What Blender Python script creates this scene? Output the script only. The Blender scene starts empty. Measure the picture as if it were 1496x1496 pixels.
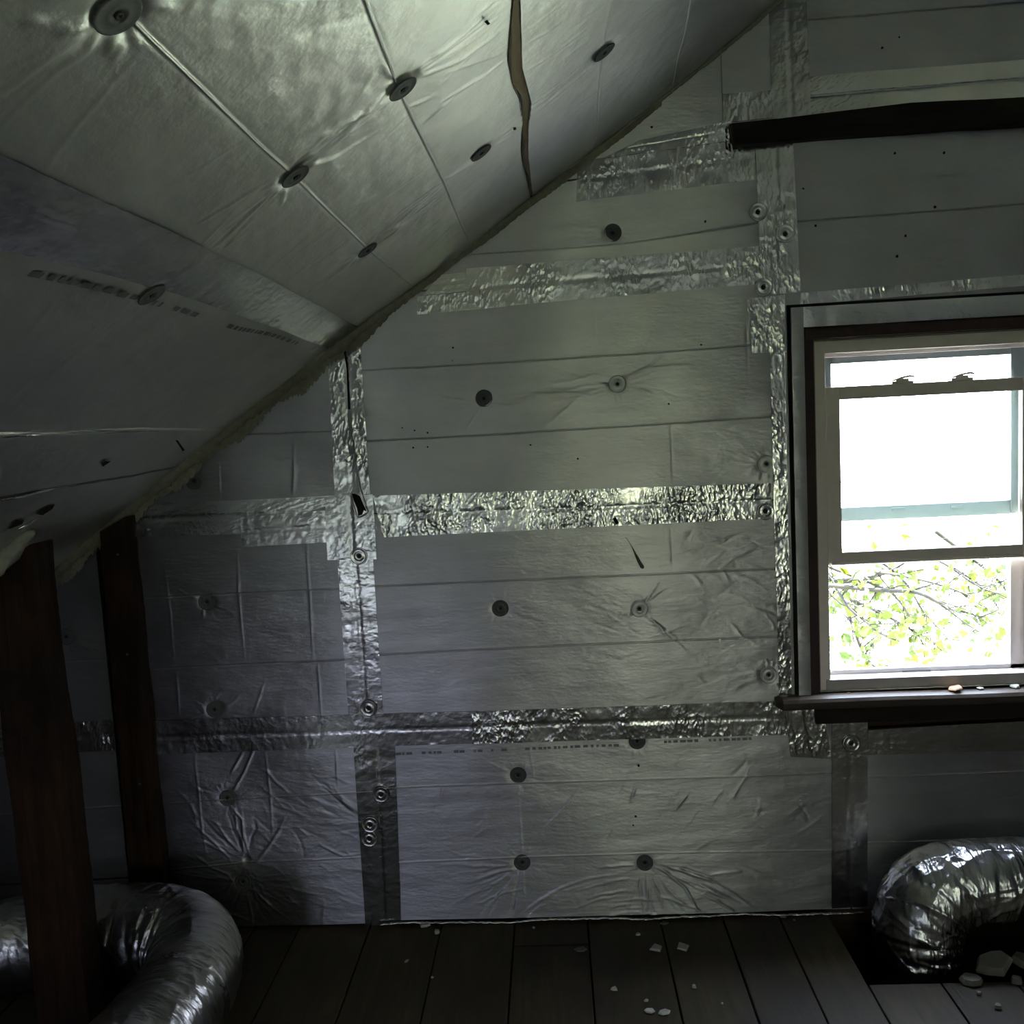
import bpy, math, random
import numpy as np
from mathutils import Matrix, Vector
random.seed(7); R = np.random.RandomState(11)
sc = bpy.context.scene
C = sc.collection
# ------------------------------------------------------------------ camera
F = 1300.0; H = 1.515; D = 2.6
_n = np.array([57., 128., -F]); _n /= np.linalg.norm(_n)
_u = np.array([-0.052, 1., 0.]); _u[2] = -(_u[0]*_n[0]+_u[1]*_n[1])/_n[2]; _u /= np.linalg.norm(_u)
_r = np.cross(_n, _u)
cam = bpy.data.cameras.new('camera'); camo = bpy.data.objects.new('camera', cam); C.objects.link(camo)
cam.sensor_width = 36; cam.lens = F/1496*36; cam.clip_start = 0.02; cam.clip_end = 300
M = Matrix([list(_r)+[0], list(_n)+[-D], list(_u)+[H], [0, 0, 0, 1]]); camo.matrix_world = M
sc.camera = camo
# ------------------------------------------------------------------ light, exposure
vs = sc.view_settings; vs.view_transform = 'Standard'; vs.look = 'None'; vs.gamma = 1; vs.use_curve_mapping = False
vs.exposure = 1.6
SKY = 13.0
w = bpy.data.worlds.new('overcast_sky'); sc.world = w; w.use_nodes = True
nt = w.node_tree; nt.nodes.clear()
o_ = nt.nodes.new('ShaderNodeOutputWorld'); b_ = nt.nodes.new('ShaderNodeBackground'); tc = nt.nodes.new('ShaderNodeTexCoord')
sx = nt.nodes.new('ShaderNodeSeparateXYZ'); rp = nt.nodes.new('ShaderNodeValToRGB')
nt.links.new(tc.outputs['Generated'], sx.inputs[0]); nt.links.new(sx.outputs['Z'], rp.inputs[0]); nt.links.new(rp.outputs[0], b_.inputs[0]); nt.links.new(b_.outputs[0], o_.inputs[0])
rp.color_ramp.elements[0].position = 0.0; rp.color_ramp.elements[0].color = (.93, .96, 1, 1)
rp.color_ramp.elements[1].position = 0.7; rp.color_ramp.elements[1].color = (.62, .76, 1, 1)
b_.inputs[1].default_value = SKY
sl = bpy.data.lights.new('sun', 'SUN'); sl.energy = 26; sl.angle = 0.02; sl.color = (1, .95, .84)
so = bpy.data.objects.new('sun', sl); C.objects.link(so)
so.rotation_euler = Vector((-.62, .02, -.78)).to_track_quat('-Z', 'Y').to_euler()
so['kind'] = 'helper'
sc.cycles.max_bounces = 10; sc.cycles.diffuse_bounces = 5; sc.cycles.glossy_bounces = 8; sc.cycles.transparent_max_bounces = 12
sc.cycles.sample_clamp_indirect = 6; sc.cycles.use_denoising = True; sc.cycles.caustics_reflective = True; sc.cycles.blur_glossy = 1.0
def portal(x, y, z, sx_, sz_, into):
    l = bpy.data.lights.new('window_portal', 'AREA'); l.shape = 'RECTANGLE'; l.size = sx_; l.size_y = sz_; l.cycles.is_portal = True
    o = bpy.data.objects.new('window_portal', l); C.objects.link(o); o.location = (x, y, z)
    o.rotation_euler = Vector((0, into, 0)).to_track_quat('-Z', 'Y').to_euler(); o['kind'] = 'helper'
# ------------------------------------------------------------------ projection of pixels on planes of the place
CAMP = np.array([0, -D, H])
def ray(px, py):
    v = np.array([px-748., -(py-748.), -F]); return np.array([v@_r, v@_n, v@_u])
def wp(px, py, y=0.0):
    d = ray(px, py); t = (y+D)/d[1]; return np.array([d[0]*t, H+d[2]*t])      # x, z on plane y
def wx(px, py=748, y=0.0): return wp(px, py, y)[0]
def fp(px, py, z=0.0):
    d = ray(px, py); t = (z-H)/d[2]; return np.array([d[0]*t, -D+d[1]*t])     # x, y on floor
PROF = [(57, 855), (136, 791), (184, 746), (241, 691), (302, 653), (374, 600), (423, 559), (502, 492), (632, 399), (733, 319), (777, 285), (821, 255), (917, 184), (981, 136), (1053, 76), (1133, 0)]
pr = np.array([wp(*p) for p in PROF])
k = np.polyfit(pr[:, 0], pr[:, 1], 3)
RIDGE = 1.12
_xs = np.linspace(-1.5, .67, 40); _zs = np.polyval(k, _xs)
m0 = .80
_xs = np.concatenate([[-1.5-(_zs[0]+.25)/m0], _xs, [RIDGE]]); _zs = np.concatenate([[-.25], _zs, [_zs[-1]+.8*(RIDGE-.67)]])
def prof(x): return np.interp(x, _xs, _zs)
RZ = float(prof(RIDGE)); EAVE = float(np.interp(0, _zs, _xs))
def cp(px, py):                                                       # x, y on the sloping ceiling
    d = ray(px, py); d = d/d[1]; lo, hi = 0.0, .3
    f = lambda t: H+d[2]*t-prof(d[0]*t)
    while f(hi) < 0 and hi < 5: hi *= 1.1
    lo = 0
    # H is below the ceiling at x = 0, so f(0) < 0
    for _ in range(50):
        mid = (lo+hi)/2
        if f(mid) < 0: lo = mid
        else: hi = mid
    return np.array([d[0]*hi, -D+d[1]*hi])
# ------------------------------------------------------------------ object helpers
def link(o, parent=None):
    C.objects.link(o)
    if parent is not None: o.parent = parent
    return o
def origin(p):
    v = Vector((0, 0, 0))
    while p is not None: v += p.location; p = p.parent
    return np.array(v)
def mesh(name, V, Fc, mat, parent=None, smooth=False, kind=None, world=True):
    V = np.asarray(V, dtype=np.float32).reshape(-1, 3)
    if world and parent is not None: V = V-origin(parent).astype(np.float32)
    me = bpy.data.meshes.new(name)
    if isinstance(Fc, np.ndarray):
        n = len(Fc); kk = Fc.shape[1]
        me.vertices.add(len(V)); me.vertices.foreach_set('co', V.ravel())
        me.loops.add(n*kk); me.loops.foreach_set('vertex_index', Fc.astype(np.int32).ravel())
        me.polygons.add(n); me.polygons.foreach_set('loop_start', np.arange(0, n*kk, kk, dtype=np.int32)); me.polygons.foreach_set('loop_total', np.full(n, kk, dtype=np.int32))
        me.update(calc_edges=True)
    else:
        me.from_pydata(V.tolist(), [], [list(map(int, f)) for f in Fc]); me.update()
    me.validate()
    me.polygons.foreach_set('use_smooth', np.full(len(me.polygons), smooth)); me.update()
    me.materials.append(mat)
    o = bpy.data.objects.new(name, me); link(o, parent)
    if kind: o['kind'] = kind
    return o
def empty(name, loc, label=None, cat=None, group=None, kind=None):
    o = bpy.data.objects.new(name, None); o.location = loc; o.empty_display_size = .1; link(o); tag(o, label, cat, group, kind); return o
def tag(o, label=None, cat=None, group=None, kind=None):
    if label: o['label'] = label
    if cat: o['category'] = cat
    if group: o['group'] = group
    if kind: o['kind'] = kind
    return o
def boxg(x0, x1, y0, y1, z0, z1):
    V = [(x, y, z) for z in (z0, z1) for y in (y0, y1) for x in (x0, x1)]
    Fc = [(0, 2, 3, 1), (4, 5, 7, 6), (0, 1, 5, 4), (2, 6, 7, 3), (0, 4, 6, 2), (1, 3, 7, 5)]
    return V, Fc
def join(*gs):
    V, Fc = [], []
    for v, f in gs:
        b = len(V); V += [tuple(p) for p in v]; Fc += [tuple(i+b for i in q) for q in f]
    return V, Fc
def box(name, b, mat, parent=None, kind=None, bevel=0.0):
    o = mesh(name, *boxg(*b), mat, parent, kind=kind)
    if bevel:
        m = o.modifiers.new('bevel', 'BEVEL'); m.width = bevel; m.segments = 2; m.limit_method = 'ANGLE'
    return o
def tube(path, rad, n=8, cap=True):
    P = np.array(path, float); T = np.gradient(P, axis=0); T /= np.linalg.norm(T, axis=1)[:, None]+1e-9
    up = np.array([0, 0, 1.]) if abs(T[0][2]) < .9 else np.array([1., 0, 0])
    N = np.cross(T[0], up); N /= np.linalg.norm(N)
    V = []
    rad = np.broadcast_to(np.asarray(rad, float), (len(P),))
    for i in range(len(P)):
        N = N-T[i]*(N@T[i]); N /= np.linalg.norm(N); B = np.cross(T[i], N)
        for j in range(n):
            a = 2*math.pi*j/n; V.append(P[i]+rad[i]*(math.cos(a)*N+math.sin(a)*B))
    Fc = [(i*n+j, i*n+(j+1) % n, (i+1)*n+(j+1) % n, (i+1)*n+j) for i in range(len(P)-1) for j in range(n)]
    if cap: Fc += [tuple(range(n))[::-1], tuple((len(P)-1)*n+j for j in range(n))]
    return [tuple(v) for v in V], Fc
# ------------------------------------------------------------------ materials
def mat(name):
    m = bpy.data.materials.new(name); m.use_nodes = True; t = m.node_tree; t.nodes.clear()
    out = t.nodes.new('ShaderNodeOutputMaterial'); p = t.nodes.new('ShaderNodeBsdfPrincipled'); t.links.new(p.outputs[0], out.inputs[0])
    return m, t, p, out
def node(t, typ, ins=None, **kw):
    n = t.nodes.new(typ)
    for a, v in kw.items(): setattr(n, a, v)
    for a, v in (ins or {}).items():
        if isinstance(v, bpy.types.NodeSocket): t.links.new(v, n.inputs[a])
        else: n.inputs[a].default_value = v
    return n
def coords(t, scale=(1, 1, 1), kind='Object', rot=(0, 0, 0)):
    c = node(t, 'ShaderNodeTexCoord'); return node(t, 'ShaderNodeMapping', {'Vector': c.outputs[kind], 'Scale': scale, 'Rotation': rot}).outputs[0]
def noise(t, vec, sc_, det=4, rough=.55, dist=0):
    return node(t, 'ShaderNodeTexNoise', {'Vector': vec, 'Scale': sc_, 'Detail': det, 'Roughness': rough, 'Distortion': dist}).outputs[0]
def ramp(t, fac, stops):
    r = node(t, 'ShaderNodeValToRGB', {'Fac': fac}); e = r.color_ramp.elements
    while len(e) < len(stops): e.new(.5)
    for i, (p, c) in enumerate(stops): e[i].position = p; e[i].color = tuple(c)+(1,)
    return r.outputs[0]
def math_(t, op, a, b=0.0):
    return node(t, 'ShaderNodeMath', {0: a, 1: b}, operation=op).outputs[0]
def foil(name, base=.58, rough=.36, stretch=(1, 1, 1), fine=.25, coarse=.5, tint=(1, 1, 1.02), crinkle=0.0, cs=55, spots=True, aniso=0.0, tan=(0, 0, 1), cst=(1, 1, 1)):
    m, t, p, out = mat(name)
    v = coords(t, stretch); v1 = coords(t)
    n1 = noise(t, v, 38, 5, .6); n2 = noise(t, v1, 5, 3, .5)
    c = ramp(t, n2, [(.3, [base*.9*q for q in tint]), (.7, [base*1.05*q for q in tint])])
    if spots:                                                         # dull oxide smears
        n3 = noise(t, coords(t, (2, 2, 8)), 3, 6, .65)
        f3 = ramp(t, n3, [(.50, (0, 0, 0)), (.75, (1, 1, 1))])
        c = _mix(t, math_(t, 'MULTIPLY', f3, .3), c, (base*.75, base*.75, base*.73, 1))
    t.links.new(c, p.inputs['Base Color']); p.inputs['Metallic'].default_value = 1.0
    rr = math_(t, 'MULTIPLY_ADD', noise(t, v1, 9, 4), .14); t.nodes[-1].inputs[2].default_value = rough-.07
    t.links.new(rr, p.inputs['Roughness'])
    b1 = node(t, 'ShaderNodeBump', {'Height': n1, 'Strength': fine, 'Distance': .004})
    b2 = node(t, 'ShaderNodeBump', {'Height': noise(t, v, 9, 4, .6), 'Strength': coarse, 'Distance': .006, 'Normal': b1.outputs[0]})
    last = b2
    if crinkle:
        vo = node(t, 'ShaderNodeTexVoronoi', {'Vector': _warp(t, coords(t, cst), 14, .03), 'Scale': cs}, feature='F1'); 
        vo2 = node(t, 'ShaderNodeTexVoronoi', {'Vector': _warp(t, coords(t, cst), 25, .02), 'Scale': cs*.45}, feature='F1')
        msk = ramp(t, noise(t, v1, 7, 2), [(.38, (.12, .12, .12)), (.62, (1, 1, 1))])
        b3 = node(t, 'ShaderNodeBump', {'Height': math_(t, 'MULTIPLY', vo.outputs[0], msk), 'Strength': crinkle, 'Distance': .006, 'Normal': last.outputs[0]})
        last = node(t, 'ShaderNodeBump', {'Height': math_(t, 'MULTIPLY', vo2.outputs[0], msk), 'Strength': crinkle*.8, 'Distance': .010, 'Normal': b3.outputs[0]})
    t.links.new(last.outputs[0], p.inputs['Normal'])
    if aniso:
        tn = node(t, 'ShaderNodeCombineXYZ', {0: tan[0], 1: tan[1], 2: tan[2]}); t.links.new(tn.outputs[0], p.inputs['Tangent']); p.inputs['Anisotropic'].default_value = aniso
    return m
def _mix(t, f, a, b):
    n = t.nodes.new('ShaderNodeMixRGB')
    for i, v in enumerate((f, a, b)):
        if isinstance(v, bpy.types.NodeSocket): t.links.new(v, n.inputs[i])
        else: n.inputs[i].default_value = v
    return n.outputs[0]
def _warp(t, v, s, amt):
    n = node(t, 'ShaderNodeTexNoise', {'Vector': v, 'Scale': s, 'Detail': 2})
    a = node(t, 'ShaderNodeVectorMath', {0: n.outputs['Color'], 1: (.5, .5, .5)}, operation='SUBTRACT')
    b = node(t, 'ShaderNodeVectorMath', {0: a.outputs[0]}, operation='SCALE'); b.inputs['Scale'].default_value = amt
    return node(t, 'ShaderNodeVectorMath', {0: v, 1: b.outputs[0]}, operation='ADD').outputs[0]
def plain(name, col, rough=.6, metal=0, bump=0, bs=40, var=.15, stretch=(1, 1, 1), spec=.4):
    m, t, p, out = mat(name); v = coords(t, stretch); n = noise(t, v, bs, 6, .6)
    c = ramp(t, n, [(.25, [q*(1-var) for q in col]), (.75, [min(1, q*(1+var)) for q in col])])
    t.links.new(c, p.inputs['Base Color']); p.inputs['Roughness'].default_value = rough; p.inputs['Metallic'].default_value = metal
    p.inputs['Specular IOR Level'].default_value = spec
    if bump:
        b = node(t, 'ShaderNodeBump', {'Height': n, 'Strength': bump, 'Distance': .004}); t.links.new(b.outputs[0], p.inputs['Normal'])
    return m
def wood(name, c0, c1, axis=(1, 1, 12), rough=.7, bump=.4, s=6, stain=None):
    m, t, p, out = mat(name); v = coords(t, axis)
    n = noise(t, v, s, 8, .65, .6); n2 = noise(t, coords(t), 2.5, 4)
    c = ramp(t, n, [(.3, c0), (.7, c1)])
    if stain: c = _mix(t, ramp(t, n2, [(.45, (0, 0, 0)), (.6, (1, 1, 1))]), c, tuple(stain)+(1,))
    t.links.new(c, p.inputs['Base Color']); p.inputs['Roughness'].default_value = rough
    p.inputs['Specular IOR Level'].default_value = .3
    b = node(t, 'ShaderNodeBump', {'Height': n, 'Strength': bump, 'Distance': .004}); t.links.new(b.outputs[0], p.inputs['Normal'])
    return m
M_board = foil('foil_board', .56, .42, (1, 1, 3.2), .20, .42, aniso=.82, tint=(1, .99, 1.06))
M_ceil = foil('foil_ceiling', .74, .50, (1, 1, 1), .34, .55, aniso=.6, tan=(0, 1, 0))
M_tape = foil('foil_tape', .66, .22, (1, 1, 1), .2, .3, crinkle=.38, cs=105, cst=(1, 1, .6))
M_tape2 = foil('foil_tape_smooth', .60, .24, (1, 1, 2), .12, .2, crinkle=.10, cs=90)
M_duct = foil('duct_jacket', .52, .30, (.5, 1.6, .5), .5, .9, crinkle=.5, cs=60, spots=False, cst=(.4, 1.5, .4))
M_duct2 = foil('duct_jacket_bright', .55, .24, (1.7, .45, .45), .5, 1.0, crinkle=.7, cs=62, spots=False, cst=(1.6, .35, .35))
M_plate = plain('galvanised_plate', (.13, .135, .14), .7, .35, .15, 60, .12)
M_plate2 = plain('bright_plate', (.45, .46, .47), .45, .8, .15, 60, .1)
M_screw = plain('black_screw', (.012, .012, .012), .5)
M_foam = plain('cream_sealant', (.27, .26, .21), .85, 0, .6, 45, .22)
M_core = wood('tan_board_core', (.26, .20, .13), (.42, .34, .23), (8, 1, 8), s=5)
M_dark = plain('dark_gap', (.012, .011, .01), .9)
M_stud = wood('old_dark_stud', (.016, .0065, .003), (.06, .026, .012), (9, 9, .8), .75, .6, 5, stain=(.008, .004, .002))
M_beam = wood('blackened_batten', (.008, .006, .005), (.02, .015, .012), (1, 9, 9), .75, .4, 6)
M_trim = wood('dark_casing', (.035, .018, .020), (.055, .030, .033), (4, 4, 1), .55, .25, 5)
M_stool = wood('dark_stool', (.05, .038, .03), (.10, .08, .062), (1, 8, 8), .45, .3, 5)
M_outer = plain('outer_sash_vinyl', (.26, .30, .315), .4, 0, .05, 30, .04)  # coloured darker than the window vinyl to offset direct sky light
M_sillv = plain('sill_vinyl', (.42, .39, .375), .4, 0, .05, 30, .06)  # white vinyl, its colour darkened to offset the outdoor light on it
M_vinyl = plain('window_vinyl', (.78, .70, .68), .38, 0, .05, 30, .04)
M_floor = wood('old_floor_boards', (.045, .034, .018), (.085, .066, .036), (9, .9, 9), .62, .5, 4, stain=(.045, .034, .024))
M_sheath = wood('brown_sheathing', (.03, .016, .01), (.07, .035, .02), (1, 9, 9), .7, .5, 4)
M_chip = plain('plaster_chip', (.55, .54, .50), .8, 0, .3, 40)
M_chipd = plain('dull_chip', (.17, .16, .135), .85, 0, .4, 40)
M_ink = plain('grey_ink', (.10, .10, .11), .5, .6)
M_bark = plain('twig_bark', (.009, .0075, .006), .85)
M_lawn = plain('lawn', (.45, .475, .30), .9, 0, 0, 3, .3)
def leafmat():
    m, t, p, out = mat('leaf'); n = noise(t, coords(t), 1.7, 3)
    c = ramp(t, n, [(.35, (.020, .042, .001)), (.65, (.055, .066, .003))])
    t.links.new(c, p.inputs['Base Color']); p.inputs['Roughness'].default_value = .6
    tr = node(t, 'ShaderNodeBsdfTranslucent', {'Color': c}); mx = node(t, 'ShaderNodeMixShader', {0: .35}); t.links.new(p.outputs[0], mx.inputs[1]); t.links.new(tr.outputs[0], mx.inputs[2]); t.links.new(mx.outputs[0], out.inputs[0])
    return m
M_leaf = leafmat()
def glassmat(nm='window_glass', col=(.96, .98, .97, 1)):
    m, t, p, out = mat(nm); t.nodes.remove(p)
    tr = node(t, 'ShaderNodeBsdfTransparent', {'Color': col}); gl = node(t, 'ShaderNodeBsdfGlossy', {'Roughness': .02})
    fr = node(t, 'ShaderNodeFresnel', {'IOR': 1.45}); mx = node(t, 'ShaderNodeMixShader', {0: fr.outputs[0]})
    t.links.new(tr.outputs[0], mx.inputs[1]); t.links.new(gl.outputs[0], mx.inputs[2]); t.links.new(mx.outputs[0], out.inputs[0]); return m
M_glass = glassmat(); M_dimmed = glassmat('dimmed_glass', (.40, .41, .33, 1)); M_blue = glassmat('bluish_glass', (.50, .505, .55, 1))  # rear panes tinted to dim and colour the light they let in
# ------------------------------------------------------------------ height maps (foil relief)
class HMap:
    wk = .78
    def __init__(s, x0, x1, y0, y1, res):
        s.x0, s.y0, s.res = x0, y0, res; s.nx = int((x1-x0)/res)+2; s.ny = int((y1-y0)/res)+2
        s.h = np.zeros((s.ny, s.nx), np.float32)
    def sample(s, x, y):
        i = np.clip((x-s.x0)/s.res, 0, s.nx-1.001); j = np.clip((y-s.y0)/s.res, 0, s.ny-1.001)
        a = i.astype(int); b = j.astype(int); fa = i-a; fb = j-b; h = s.h
        return (h[b, a]*(1-fa)+h[b, a+1]*fa)*(1-fb)+(h[b+1, a]*(1-fa)+h[b+1, a+1]*fa)*fb
    def waves(s, n, lam0, lam1, amp, stretch=1.0):
        X = s.x0+np.arange(s.nx)*s.res; Y = s.y0+np.arange(s.ny)*s.res
        for _ in range(n):
            lam = R.uniform(lam0, lam1); a = R.uniform(0, math.pi*2); kx = math.cos(a)/lam*2*math.pi/stretch; ky = math.sin(a)/lam*2*math.pi; ph = R.uniform(0, 6.28)
            s.h += (amp*R.uniform(.4, 1)*(np.sin(X*kx+ph)[None, :]*np.cos(Y*ky)[:, None]+np.cos(X*kx+ph)[None, :]*np.sin(Y*ky)[:, None])).astype(np.float32)
    def crease(s, pts, amp, wd, taper=True):
        wd = wd*s.wk
        P = np.array(pts, float); L = np.r_[0, np.cumsum(np.linalg.norm(np.diff(P, axis=0), axis=1))]; T = L[-1]+1e-9
        buf = {}
        x0, x1 = P[:, 0].min()-3*wd, P[:, 0].max()+3*wd; y0, y1 = P[:, 1].min()-3*wd, P[:, 1].max()+3*wd
        i0, i1 = max(0, int((x0-s.x0)/s.res)), min(s.nx, int((x1-s.x0)/s.res)+2); j0, j1 = max(0, int((y0-s.y0)/s.res)), min(s.ny, int((y1-s.y0)/s.res)+2)
        if i1 <= i0 or j1 <= j0: return
        X, Y = np.meshgrid(s.x0+np.arange(i0, i1)*s.res, s.y0+np.arange(j0, j1)*s.res)
        best = np.zeros_like(X)
        for q in range(len(P)-1):
            d = P[q+1]-P[q]; l2 = d@d+1e-12; t = np.clip(((X-P[q, 0])*d[0]+(Y-P[q, 1])*d[1])/l2, 0, 1)
            ds2 = (X-P[q, 0]-t*d[0])**2+(Y-P[q, 1]-t*d[1])**2
            g = np.exp(-ds2/(wd*wd))
            if taper:
                al = (L[q]+t*(L[q+1]-L[q]))/T; g = g*np.sin(np.clip(al, .03, .97)*math.pi)**.6
            best = np.maximum(best, g)
        s.h[j0:j1, i0:i1] += (amp*best).astype(np.float32)
    def dimple(s, c, r, depth):
        i0, i1 = max(0, int((c[0]-3*r-s.x0)/s.res)), min(s.nx, int((c[0]+3*r-s.x0)/s.res)); j0, j1 = max(0, int((c[1]-3*r-s.y0)/s.res)), min(s.ny, int((c[1]+3*r-s.y0)/s.res))
        if i1 <= i0 or j1 <= j0: return
        X, Y = np.meshgrid(s.x0+np.arange(i0, i1)*s.res, s.y0+np.arange(j0, j1)*s.res)
        d = np.hypot(X-c[0], Y-c[1]); s.h[j0:j1, i0:i1] -= (depth*np.exp(-(d/r)**4)).astype(np.float32)
    def fan(s, c, n, r0, r1, amp, wd, a0=0, a1=6.283, jag=.12):
        for _ in range(n):
            a = R.uniform(a0, a1); L = R.uniform(.4, 1)*(r1-r0); m = 5; pts = []
            for q in range(m):
                r = r0+L*q/(m-1); a += R.normal(0, jag)*.4; pts.append((c[0]+r*math.cos(a), c[1]+r*math.sin(a)))
            s.crease(pts, amp*R.uniform(.4, 1)*(1 if R.rand() < .75 else -1), wd*R.uniform(.7, 1.2))
    def scatter(s, box_, n, ang, spread, l0, l1, amp, wd):
        for _ in range(n):
            x, y = R.uniform(box_[0], box_[1]), R.uniform(box_[2], box_[3]); a = ang+R.normal(0, spread); L = R.uniform(l0, l1); pts = [(x, y)]
            for q in range(4): a += R.normal(0, .18); x += math.cos(a)*L/4; y += math.sin(a)*L/4; pts.append((x, y))
            s.crease(pts, amp*R.uniform(.3, 1)*(1 if R.rand() < .7 else -1), wd*R.uniform(.7, 1.4))
WM = HMap(-1.95, 2.0, -.05, 3.0, .0022)
WM.waves(10, .25, .7, .0014, 1.6); WM.waves(16, .05, .16, .00025, 2.5)
WM.scatter((-1.6, 1.4, 0, 2.6), 420, 0, .25, .04, .14, .0006, .004)
def wz(seq): return [wp(*p) for p in seq]
def z5(o, s, seq): return [(o[0]+a/s, o[1]+b/s) for a, b in seq]     # points read in an enlarged crop
WALL_PLATES = [(895, 340, 0), (707, 582, 0), (902, 561, 1), (1120, 678, 1), (283, 703, 0), (302, 879, 0), (731, 889, 0), (934, 889, 1), (1123, 986, 1), (97, 930, 0), (313, 1037, 0), (332, 1166, 0), (355, 1288, 0), (757, 1132, 0), (931, 1083, 0), (763, 1260, 0), (942, 1260, 0),
               (1107, 310, 2), (1147, 342, 2), (1115, 420, 2), (1118, 747, 2), (539, 1034, 2), (557, 1160, 2), (541, 1204, 2), (540, 1225, 2), (525, 812, 2), (1243, 1085, 2)]
for px, py, kd in WALL_PLATES:
    c = wp(px, py)
    if kd < 2:
        WM.dimple(c, .028, .003); WM.fan(c, 12, .026, .06, .0012, .003); WM.fan(c, 9, .03, .16, .0009, .004, a0=-.5, a1=.5); WM.fan(c, 9, .03, .16, .0009, .004, a0=2.6, a1=3.7)
c = wp(355, 1288); WM.fan(c, 26, .03, .28, .0018, .0045)
c = wp(360, 1255); WM.fan(c, 26, .02, .22, .0018, .0045, a0=1.2, a1=5.2); WM.dimple(c, .012, .006)
c = wp(541, 1204); WM.fan(c, 30, .03, .26, .0016, .0045, a0=2.3, a1=3.9)
c = wp(942, 1260); WM.fan(c, 30, .03, .33, .0018, .004, a0=3.3, a1=6.1)
c = wp(763, 1262); WM.fan(c, 22, .03, .28, .0018, .004, a0=3.0, a1=4.6)
c = wp(902, 561); WM.fan(c, 12, .03, .3, .0016, .004, a0=2.9, a1=3.4); WM.fan(c, 8, .03, .25, .0016, .004, a0=-.4, a1=.9)
c = wp(934, 889); WM.fan(c, 14, .03, .22, .0014, .004, a0=-.9, a1=.9)
c0 = wp(930, 1420)
for i in range(46):                                                   # arcs of strained foil above the floor
    r = R.uniform(.14, .36); a = R.uniform(.5, 2.7); da = R.uniform(.15, .5)
    WM.crease([(c0[0]+r*1.35*math.cos(a+q*da/5), c0[1]+r*math.sin(a+q*da/5)+R.normal(0, .0015)) for q in range(6)], R.uniform(.002, .0042), .004)
x0, z1 = wp(330, 1120); x1, z0 = wp(560, 1330)
WM.scatter((x0, x1, z0, z1), 90, -.25, .3, .05, .13, .0013, .0045); WM.scatter((x0-.18, x0+.12, z0, z1), 36, -.6, .25, .06, .15, .0014, .0045)
x0, z1 = wp(600, 1150); x1, z0 = wp(1200, 1250); WM.scatter((x0, x1, z0, z1), 46, .85, .25, .04, .13, .0014, .004)
x0, z1 = wp(850, 780); x1, z0 = wp(1140, 1040); WM.scatter((x0, x1, z0, z1), 120, -.05, .35, .04, .12, .0012, .0045)
x0, z1 = wp(560, 540); x1, z0 = wp(1100, 640); WM.scatter((x0, x1, z0, z1), 90, .0, .18, .04, .12, .0009, .004)
for s_, o_2, seqs in [(3.74, (800, 200), [[(640, 1180), (560, 1250), (500, 1280), (430, 1315)], [(0, 1350), (130, 1335), (260, 1300), (330, 1315)], [(150, 1368), (325, 1352)], [(0, 1405), (150, 1400), (240, 1415), (330, 1385)], [(430, 1375), (520, 1385), (580, 1410)], [(430, 1310), (520, 1270), (690, 1250), (790, 1245)]]),
                      (2.99, (400, 350), [[(700, 682), (800, 700), (880, 710)], [(960, 690), (1120, 672), (1200, 675), (1350, 665)], [(960, 718), (1030, 728), (1080, 722)], [(900, 740), (860, 800), (835, 840)], [(90, 850), (85, 1000), (85, 1110)], [(430, 400), (440, 560)]]),
                      (2.99, (180, 680), [[(620, 930), (595, 1010), (565, 1095)], [(525, 1250), (470, 1346)], [(800, 240), (805, 420), (815, 560), (830, 850)], [(180, 430), (205, 640), (220, 850)], [(230, 900), (245, 1100)], [(850, 860), (865, 1090)], [(500, 370), (505, 560), (530, 850)], [(420, 0), (425, 140)], [(750, 0), (742, 130)]]),
                      (2.99, (200, 1000), [[(250, 310), (270, 470), (285, 620), (310, 780)], [(560, 290), (580, 470), (595, 680)], [(870, 280), (880, 460)], [(520, 260), (470, 380), (420, 470)], [(410, 530), (460, 590), (465, 650), (490, 740)], [(250, 740), (330, 800), (400, 830), (425, 870)], [(180, 960), (330, 985), (430, 1010), (520, 1045)], [(510, 890), (545, 930), (590, 970)], [(1000, 610), (900, 590), (800, 610)], [(985, 740), (900, 750), (800, 700)]]),
                      (2.493, (600, 1000), [[(235, 710), (330, 680), (400, 672)], [(245, 800), (330, 760), (410, 745)], [(610, 390), (540, 470), (470, 540)], [(820, 375), (800, 430)], [(1010, 400), (960, 460)], [(930, 655), (1010, 665), (1090, 692), (1200, 678), (1150, 690)], [(900, 660), (1000, 740), (1050, 830)], [(1190, 655), (1280, 690), (1390, 715)], [(390, 360), (405, 600), (415, 800)]])]:
    for q in seqs:
        vert = abs(q[0][0]-q[-1][0]) < .35*abs(q[0][1]-q[-1][1]); WM.crease(wz(z5(o_2, s_, q)), (.0013 if vert else .0034), .0034)
WM.h *= .62
for px, ya, yb in [(785, 290, 390), (867, 430, 500), (1090, 440, 560), (980, 610, 700), (980, 770, 830), (322, 665, 730), (900, 690, 760)]: WM.crease(wz([(px, ya), (px+3, yb)]), -.0007, .003)

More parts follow.
